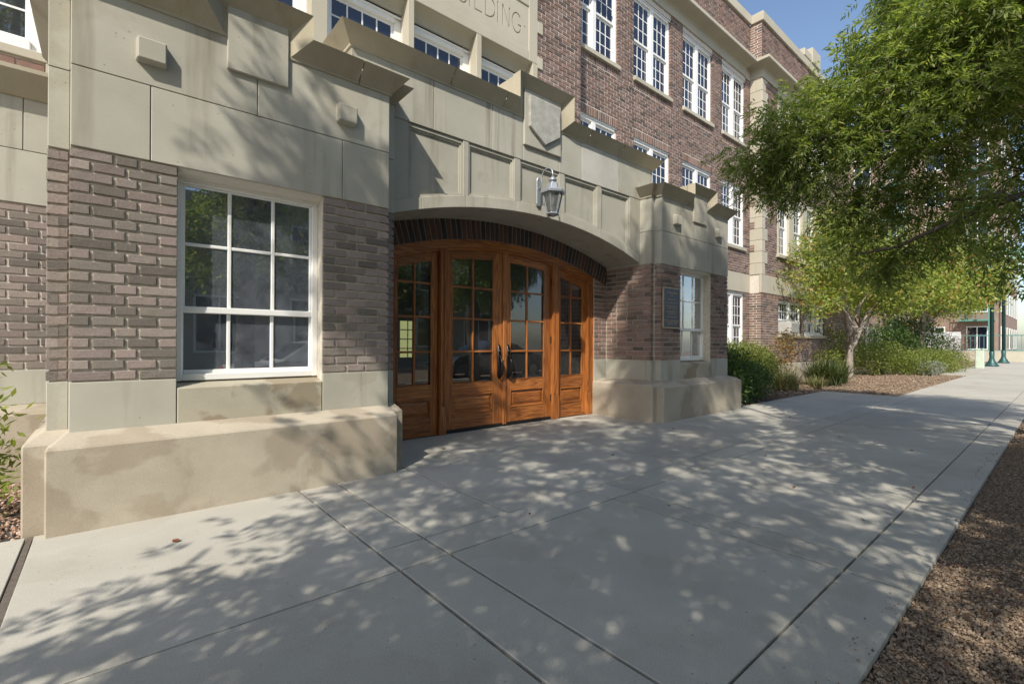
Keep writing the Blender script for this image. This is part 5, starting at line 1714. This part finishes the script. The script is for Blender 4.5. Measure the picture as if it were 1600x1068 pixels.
# fallen leaves on the pavement
FL = [(.33, 3.62, 'curled brown leaf alone on the sunlit slab before the western pier'),
      (3.0, 4.75, 'small dry leaf on the floor close to the western door leaf'), (4.3, 3.3, 'small dry leaf on the slab straight in front of the door handles'),
      (5.6, 2.2, 'small dry leaf lying just street-side of the narrow band of paving'), (4.1, .95, 'small dry leaf beside the long joint near the gravel strip'),
      (5.9, 3.5, 'small dry leaf in front of the eastern pier plinth corner'), (2.35, 2.55, 'small dry leaf inside the narrow band between the two long joints'),
      (3.3, 2.0, 'small dry leaf at the crossing joints in the middle of the walk'), (6.3, 3.75, 'small dry leaf nearest the eastern pier plinth'),
      (7.5, 2.0, 'small dry leaf on the walk level with the eastern pier window'), (8.9, 3.1, 'small dry leaf just past the end of the eastern pier'),
      (4.55, 1.55, 'small dry leaf alone in the middle of a large shaded slab'), (5.35, .88, 'small dry leaf touching the long joint farther along the gravel strip'), (7.2, 1.2, 'small dry leaf farthest along the long street-side slabs')]
for (x, y, lb) in FL:
    a = random.uniform(0, 6.28)
    l, w = (.065, .03) if y == 3.62 else (random.uniform(.03, .05), random.uniform(.012, .02))
    c, s = math.cos(a), math.sin(a)
    q = [(-l/2, 0, .006), (-l*.1, w/2, .012), (l*.3, w*.35, .016), (l/2, 0, .010), (l*.3, -w*.35, .005), (-l*.1, -w/2, .004), (0, 0, .003)]
    V = [(x+p[0]*c-p[1]*s, y+p[0]*s+p[1]*c, p[2]) for p in q]
    mb = MB().add(V + [(p[0], p[1], p[2]+.0012) for p in V], [(0, 1, 6), (1, 2, 6), (2, 3, 6), (3, 4, 6), (4, 5, 6), (5, 0, 6), (8, 7, 13), (9, 8, 13), (10, 9, 13), (11, 10, 13), (12, 11, 13), (7, 12, 13)])
    o = mb.build('fallen_leaf', M['leaf_fallen'])
    tag(o, lb, 'leaf', 'fallen leaves on the pavement')

# ================================================================= far end of the walk
AC = empty('air_conditioner', (16.6, 6.1, 1.6), 'grey window air conditioner in the wing window above the shrubs', 'air conditioner')
box('case', 16.95, 17.65, 5.88, 6.32, 1.60, 1.98, M['ac_grey'], AC, .015)
gs = MB()
for k in range(9):
    gs.box(16.99, 17.61, 5.868, 5.884, 1.635+k*.036, 1.652+k*.036)
gs.build('grille', M['ac_grey'], AC)

def lamp_post(x, y, h, label):
    t = empty('lamp_post', (x, y, 0), label, 'lamp post', 'green lamp posts by the plaza')
    MB().lathe((x, y), [(.31, 0), (.31, .07), (.25, .12), (.22, .2), (.14, .34), (.11, .5), (.12, .86), (.10, .88)], 12).build('base', M['green_paint'], t, 0, True)
    MB().lathe((x, y), [(.10, .86), (.085, h-.4), (.12, h-.36), (.12, h-.3), (.07, h-.25), (.07, h)], 12).build('pole', M['green_paint'], t, 0, True)
    MB().lathe((x, y), [(.09, h), (.19, h+.1), (.23, h+.32), (.2, h+.5), (.10, h+.62), (.02, h+.7)], 12).build('globe', M['white'], t, 0, True)
lamp_post(39.6, 2.95, 6.4, 'nearer green lamp post with flared base at the end of the walk')
lamp_post(47.3, 2.95, 7.0, 'farther green lamp post before the green railing')
UB = empty('utility_cabinet', (35.8, 3.15, 0), 'pale green utility cabinet at the edge of the walk', 'utility cabinet')
box('case', 35.6, 36.0, 2.95, 3.30, -.02, 1.0, M['pale_green'], UB, .03)
box('lid', 35.58, 36.02, 2.93, 3.32, .96, 1.06, M['pale_green'], UB, .04)
WB = empty('white_board', (41, 5.2, 0), 'plain white board standing behind the shrubs', 'board')
box('panel', 40.2, 40.3, 4.35, 6.1, .35, 2.05, M['board'], WB, .01)
for yy in (4.45, 5.95):
    box('post', 40.3, 40.4, yy, yy+.1, 0, 2.0, M['ac_grey'], WB)

# low brick wall and awning past the wing
LW = empty('garden_wall', (29, 8.6, 0), 'low tan brick wall with a stone cap behind the shrubs', 'wall')
box('wall_core', 24.6, 36, 8.612, 8.9, 0, 2.0, M['mortar'], LW)
box('wall_cap', 24.6, 36.05, 8.52, 8.98, 2.0, 2.32, M['stone_pale'], LW, .01)
BRICKS.clear()
fill_bricks(wall_frame('front', 8.6), 24.6, 36, 0, 2.0, 'brick', LW)
join_bricks('brickwork', [(c, u, n, l, h, d) for (p, m, c, u, n, l, h, d, s) in BRICKS], 'brick', LW)
AN = empty('awning', (29, 9.4, 2.9), 'green cloth awning over the low brick wall', 'awning')
MB().add([(25.2, 8.9, 2.75), (31.5, 8.9, 2.75), (31.5, 10.6, 3.5), (25.2, 10.6, 3.5), (25.2, 8.9, 2.55), (31.5, 8.9, 2.55), (31.5, 10.6, 3.3), (25.2, 10.6, 3.3)],
         [(0, 1, 2, 3), (7, 6, 5, 4), (0, 4, 5, 1), (1, 5, 6, 2), (2, 6, 7, 3), (3, 7, 4, 0)]).build('cloth', M['green_cloth'], AN)
for xx in (25.4, 28.3, 31.3):
    box('post', xx-.04, xx+.04, 8.93, 9.01, 0, 2.56, M['iron'], AN)

def far_block(name, label, x0, x1, y0, y1, h, storeys, mat, win_w=1.2, gap=1.5, faces=('west', 'front'), cat='building', bal=False):
    t = empty(name, ((x0+x1)/2, (y0+y1)/2, 0), label, cat)
    box('wall', x0, x1, y0, y1, -.1, h, mat, t)
    box('roof', x0-.3, x1+.3, y0-.3, y1+.3, h, h+.45, M['stone_pale'], t)
    sh_ = h/storeys
    for face in faces:
        u0, u1 = (x0, x1) if face in ('front', 'back') else (y0, y1)
        n = max(1, int((u1-u0)//(win_w+gap)))
        st = (u1-u0)/n
        for i in range(n):
            for k in range(storeys):
                uc = u0+st*(i+.5)
                z0, z1 = k*sh_+.9, k*sh_+sh_-.6
                if face == 'west':
                    f = box('window', x0-.05, x0+.02, uc-win_w/2-.1, uc+win_w/2+.1, z0-.1, z1+.1, M['white'], t)
                    box('pane', x0-.06, x0-.052, uc-win_w/2, uc-.04, z0, z1, M['pane'], f)
                    box('pane', x0-.06, x0-.052, uc+.04, uc+win_w/2, z0, z1, M['pane'], f)
                    if bal and i % 2 == 0 and k:
                        bb = box('balcony', x0-1.1, x0, uc-1.2, uc+1.2, z0-.95, z0-.8, M['green_rail'], t)
                        rl = MB()
                        for q in range(13):
                            rl.box(x0-1.1, x0-1.06, uc-1.2+q*.2-.015, uc-1.2+q*.2+.015, z0-.8, z0+.15)
                        rl.box(x0-1.12, x0-1.04, uc-1.22, uc+1.22, z0+.15, z0+.22)
                        rl.build('railing', M['green_rail'], bb)
                elif face == 'front':
                    f = box('window', uc-win_w/2-.1, uc+win_w/2+.1, y0-.05, y0+.02, z0-.1, z1+.1, M['white'], t)
                    box('pane', uc-win_w/2, uc-.04, y0-.06, y0-.052, z0, z1, M['pane'], f)
                    box('pane', uc+.04, uc+win_w/2, y0-.06, y0-.052, z0, z1, M['pane'], f)
                else:
                    f = box('window', uc-win_w/2-.1, uc+win_w/2+.1, y1-.02, y1+.05, z0-.1, z1+.1, M['white'], t)
                    box('pane', uc-win_w/2, uc-.04, y1+.052, y1+.06, z0, z1, M['pane'], f)
                    box('pane', uc+.04, uc+win_w/2, y1+.052, y1+.06, z0, z1, M['pane'], f)
    return t
M['brick_pink'] = surface('distant_brick', (0.235, 0.17, 0.14), (0.30, 0.22, 0.185), 1.2, 0.9, 14, 0.18, 0.2, 0.01)
AB = far_block('apartment_building', 'pinkish brick apartment block with green balconies at the end of the walk', 62, 84, 4.1, 22, 21, 6, M['brick_pink'], 1.3, 1.6, bal=True)
far_block('apartment_building', 'tan building set back behind the low wall and awning', 38, 58, 11, 22, 9.5, 3, M['brick_pink'], 1.3, 1.5)
# raised terrace, railing and little canopy at the far end
tr = box('terrace', 52, 61.5, 1.2, 9, -.1, .75, M['stone_pale']); tag(tr, 'low pale terrace wall carrying the green railing', 'terrace')
RA_ = empty('railing', (52.1, 4, .75), 'green metal railing along the terrace edge', 'railing')
for k in range(30):
    box('baluster', 52.06, 52.09, 1.3+k*.25, 1.33+k*.25, .85, 1.95, M['green_rail'], RA_)
box('rail', 52.03, 52.12, 1.25, 8.7, 1.95, 2.03, M['green_rail'], RA_)
box('rail', 52.04, 52.11, 1.25, 8.7, .80, .86, M['green_rail'], RA_)
CN = empty('canopy', (60, 3.0, 5.5), 'small green roofed porch on the apartment block', 'canopy')
MB().lathe((60.4, 3.4), [(1.9, 8.6), (1.7, 9.0), (1.0, 9.6), (.1, 9.9)], 10).build('canopy_roof', M['green_rail'], CN)
for a, b in ((59.2, 2.2), (59.2, 4.5)):
    box('post', a, a+.15, b, b+.15, .75, 8.6, M['green_rail'], CN)

# ================================================================= across the street (seen only in the glass)
far_block('office_building', 'pale office building across the street', -14, 22, -27, -16, 7.5, 2, M['stone_pale'], 1.8, 2.2, faces=('back',))
for k, (x, y, s) in enumerate(((-3.5, -13.2, 1.0), (4.5, -13.4, 1.2), (11.5, -13.1, 1.0), (18, -13.5, 1.15))):
    bl_ = [(x+a*s, y+b*s, z*s, r*s) for a, b, z, r in ((0, 0, 4.2, 1.6), (-1.2, .4, 3.6, 1.2), (1.2, -.3, 3.8, 1.3), (.2, .5, 5.5, 1.4), (-.4, -.6, 6.5, 1.0))]
    lm = [([(x, y, -.1), (x, y, .5), (x, y, 2.4), (x, y, 4.5*s)], [.2, .16, .13, .05])] + [limb((x, y, 2.2), b[:3], .06, .02, .1, seed=90+k*7+i) for i, b in enumerate(bl_[1:4])]
    tree((x, y, 0), 'street tree on the opposite pavement, number %s from the west' % ('first', 'second', 'third', 'fourth')[k], bl_, 1500, lm, M['leaf_a'], M['bark'], dict(kind='round', per=4, llen=.26, lwid=.13, spread=.25), 'trees on the opposite pavement', twigs=40)

def car(x, y, mat, label, flip=1):
    """Saloon car, its nose towards +X when flip is 1."""
    t = empty('parked_car', (x, y, -.14), label, 'car', 'cars parked along the kerb')
    g = -.14
    L = 4.6
    def P(u): return x + flip*(u-L/2)
    prof = [(0.05, .42), (0.02, .62), (.08, .86), (.9, .94), (1.55, 1.36), (2.0, 1.43), (2.75, 1.40), (3.45, 1.0), (4.3, .86), (4.55, .68), (4.58, .42), (4.4, .28), (.2, .28)]
    rings = []
    for s, k in ((-.86, .93), (-.83, 1.0), (.83, 1.0), (.86, .93)):
        ring = []
        for u, z in prof:
            inset = 1.0 if z < .95 else (1-(z-.95)*.42)
            ring.append((P(u), y+s*inset, g+.06+(z-.06)*(1 if abs(s) < .85 else 1)))
        rings.append(ring)
    body = MB().loft(rings).build('body', M[mat], t, .05, True, segs_=2) if False else MB().loft(rings).build('body', M[mat], t, .04)
    for f_ in body.data.polygons: f_.use_smooth = False
    for s in (-1, 1):
        yy = y+s*.80
        MB().add([(P(1.15), yy+s*.05, g+.97), (P(1.62), yy-s*.09, g+1.32), (P(2.02), yy-s*.105, g+1.37), (P(2.02), yy+s*.052, g+.97),
                  (P(1.15), yy+s*.04, g+.97), (P(1.62), yy-s*.10, g+1.32), (P(2.02), yy-s*.115, g+1.37), (P(2.02), yy+s*.042, g+.97)],
                 [(0, 1, 2, 3), (7, 6, 5, 4), (0, 4, 5, 1), (1, 5, 6, 2), (2, 6, 7, 3), (3, 7, 4, 0)]).build('side_window', M['pane'], t)
        MB().add([(P(2.1), yy+s*.052, g+.97), (P(2.1), yy-s*.105, g+1.37), (P(2.72), yy-s*.10, g+1.33), (P(3.3), yy+s*.05, g+.99),
                  (P(2.1), yy+s*.042, g+.97), (P(2.1), yy-s*.115, g+1.37), (P(2.72), yy-s*.11, g+1.33), (P(3.3), yy+s*.04, g+.99)],
                 [(0, 1, 2, 3), (7, 6, 5, 4), (0, 4, 5, 1), (1, 5, 6, 2), (2, 6, 7, 3), (3, 7, 4, 0)]).build('side_window', M['pane'], t)
        for u in (.95, 3.7):
            w = MB()
            n = 20
            rings = []
            for (r, o_) in ((.20, .0), (.30, .0), (.325, .03), (.325, .17), (.30, .20), (.20, .20)):
                rings.append([(P(u)+r*math.cos(2*math.pi*k/n), yy+s*(.09-o_), g+.325+r*math.sin(2*math.pi*k/n)) for k in range(n)])
            wheel = w.loft(rings, False).build('wheel', M['tyre'], t)
            rb = MB()
            for k in range(7):
                a = 2*math.pi*k/7
                rb.tube([(P(u), yy+s*.075, g+.325), (P(u)+.19*math.cos(a), yy+s*.07, g+.325+.19*math.sin(a))], [.035, .022], 6)
            rb.lathe((0, 0), [(0, 0)], 3) if False else None
            rings = [[(P(u)+r*math.cos(2*math.pi*k/n), yy+s*o_, g+.325+r*math.sin(2*math.pi*k/n)) for k in range(n)] for r, o_ in ((.205, .085), (.185, .085), (.18, .03), (.05, .03))]
            rb.loft(rings, True).build('rim', M['rim'], wheel)
        MB().box(min(P(.02), P(.10)), max(P(.02), P(.10)), yy-.16 if s > 0 else yy-.02, yy+.02 if s > 0 else yy+.16, g+.66, g+.82).build('tail_light', M['red_lens'], t, .015)
        MB().box(min(P(.0), P(.42)), max(P(.0), P(.42)), yy+s*.045-.012, yy+s*.045+.012, g+.66, g+.82).build('tail_light', M['red_lens'], t, .008)
        MB().box(min(P(4.46), P(4.58)), max(P(4.46), P(4.58)), yy-.25 if s > 0 else yy-.05, yy+.05 if s > 0 else yy+.25, g+.58, g+.72).build('headlight', M['clear_lens'], t, .02)
    MB().box(min(P(-.03), P(.12)), max(P(-.03), P(.12)), y-.84, y+.84, g+.34, g+.55).build('bumper', M[mat], t, .03)
    MB().box(min(P(4.5), P(4.65)), max(P(4.5), P(4.65)), y-.84, y+.84, g+.30, g+.54).build('bumper', M[mat], t, .03)
    rw = MB().add([(P(.95), y-.66, g+.965), (P(.95), y+.66, g+.965), (P(1.52), y+.60, g+1.345), (P(1.52), y-.60, g+1.345)], [(0, 1, 2, 3)])
    MB().add([(P(.93), y-.66, g+.975), (P(.93), y+.66, g+.975), (P(1.50), y+.58, g+1.352), (P(1.50), y-.58, g+1.352), (P(.95), y-.66, g+.955), (P(.95), y+.66, g+.955), (P(1.52), y+.58, g+1.335), (P(1.52), y-.58, g+1.335)],
             [(0, 1, 2, 3), (7, 6, 5, 4), (0, 4, 5, 1), (1, 5, 6, 2), (2, 6, 7, 3), (3, 7, 4, 0)]).build('rear_window', M['pane'], t)
    MB().add([(P(3.43), y-.66, g+1.025), (P(3.43), y+.66, g+1.025), (P(2.79), y+.58, g+1.405), (P(2.79), y-.58, g+1.405), (P(3.41), y-.66, g+1.0), (P(3.41), y+.66, g+1.0), (P(2.77), y+.58, g+1.385), (P(2.77), y-.58, g+1.385)],
             [(0, 1, 2, 3), (7, 6, 5, 4), (0, 4, 5, 1), (1, 5, 6, 2), (2, 6, 7, 3), (3, 7, 4, 0)]).build('windscreen', M['pane'], t)
    return t
car(4.4, -3.3, 'car_silver', 'silver saloon parked at the kerb, reflected in the western pier window')
car(11.2, -3.3, 'car_dark', 'dark saloon parked ahead of the silver one, reflected in the doors', -1)

for _o in sc.objects:
    if _o.type == 'MESH' and len(_o.data.materials) == 0:
        _o.data.materials.append(M['stone'])
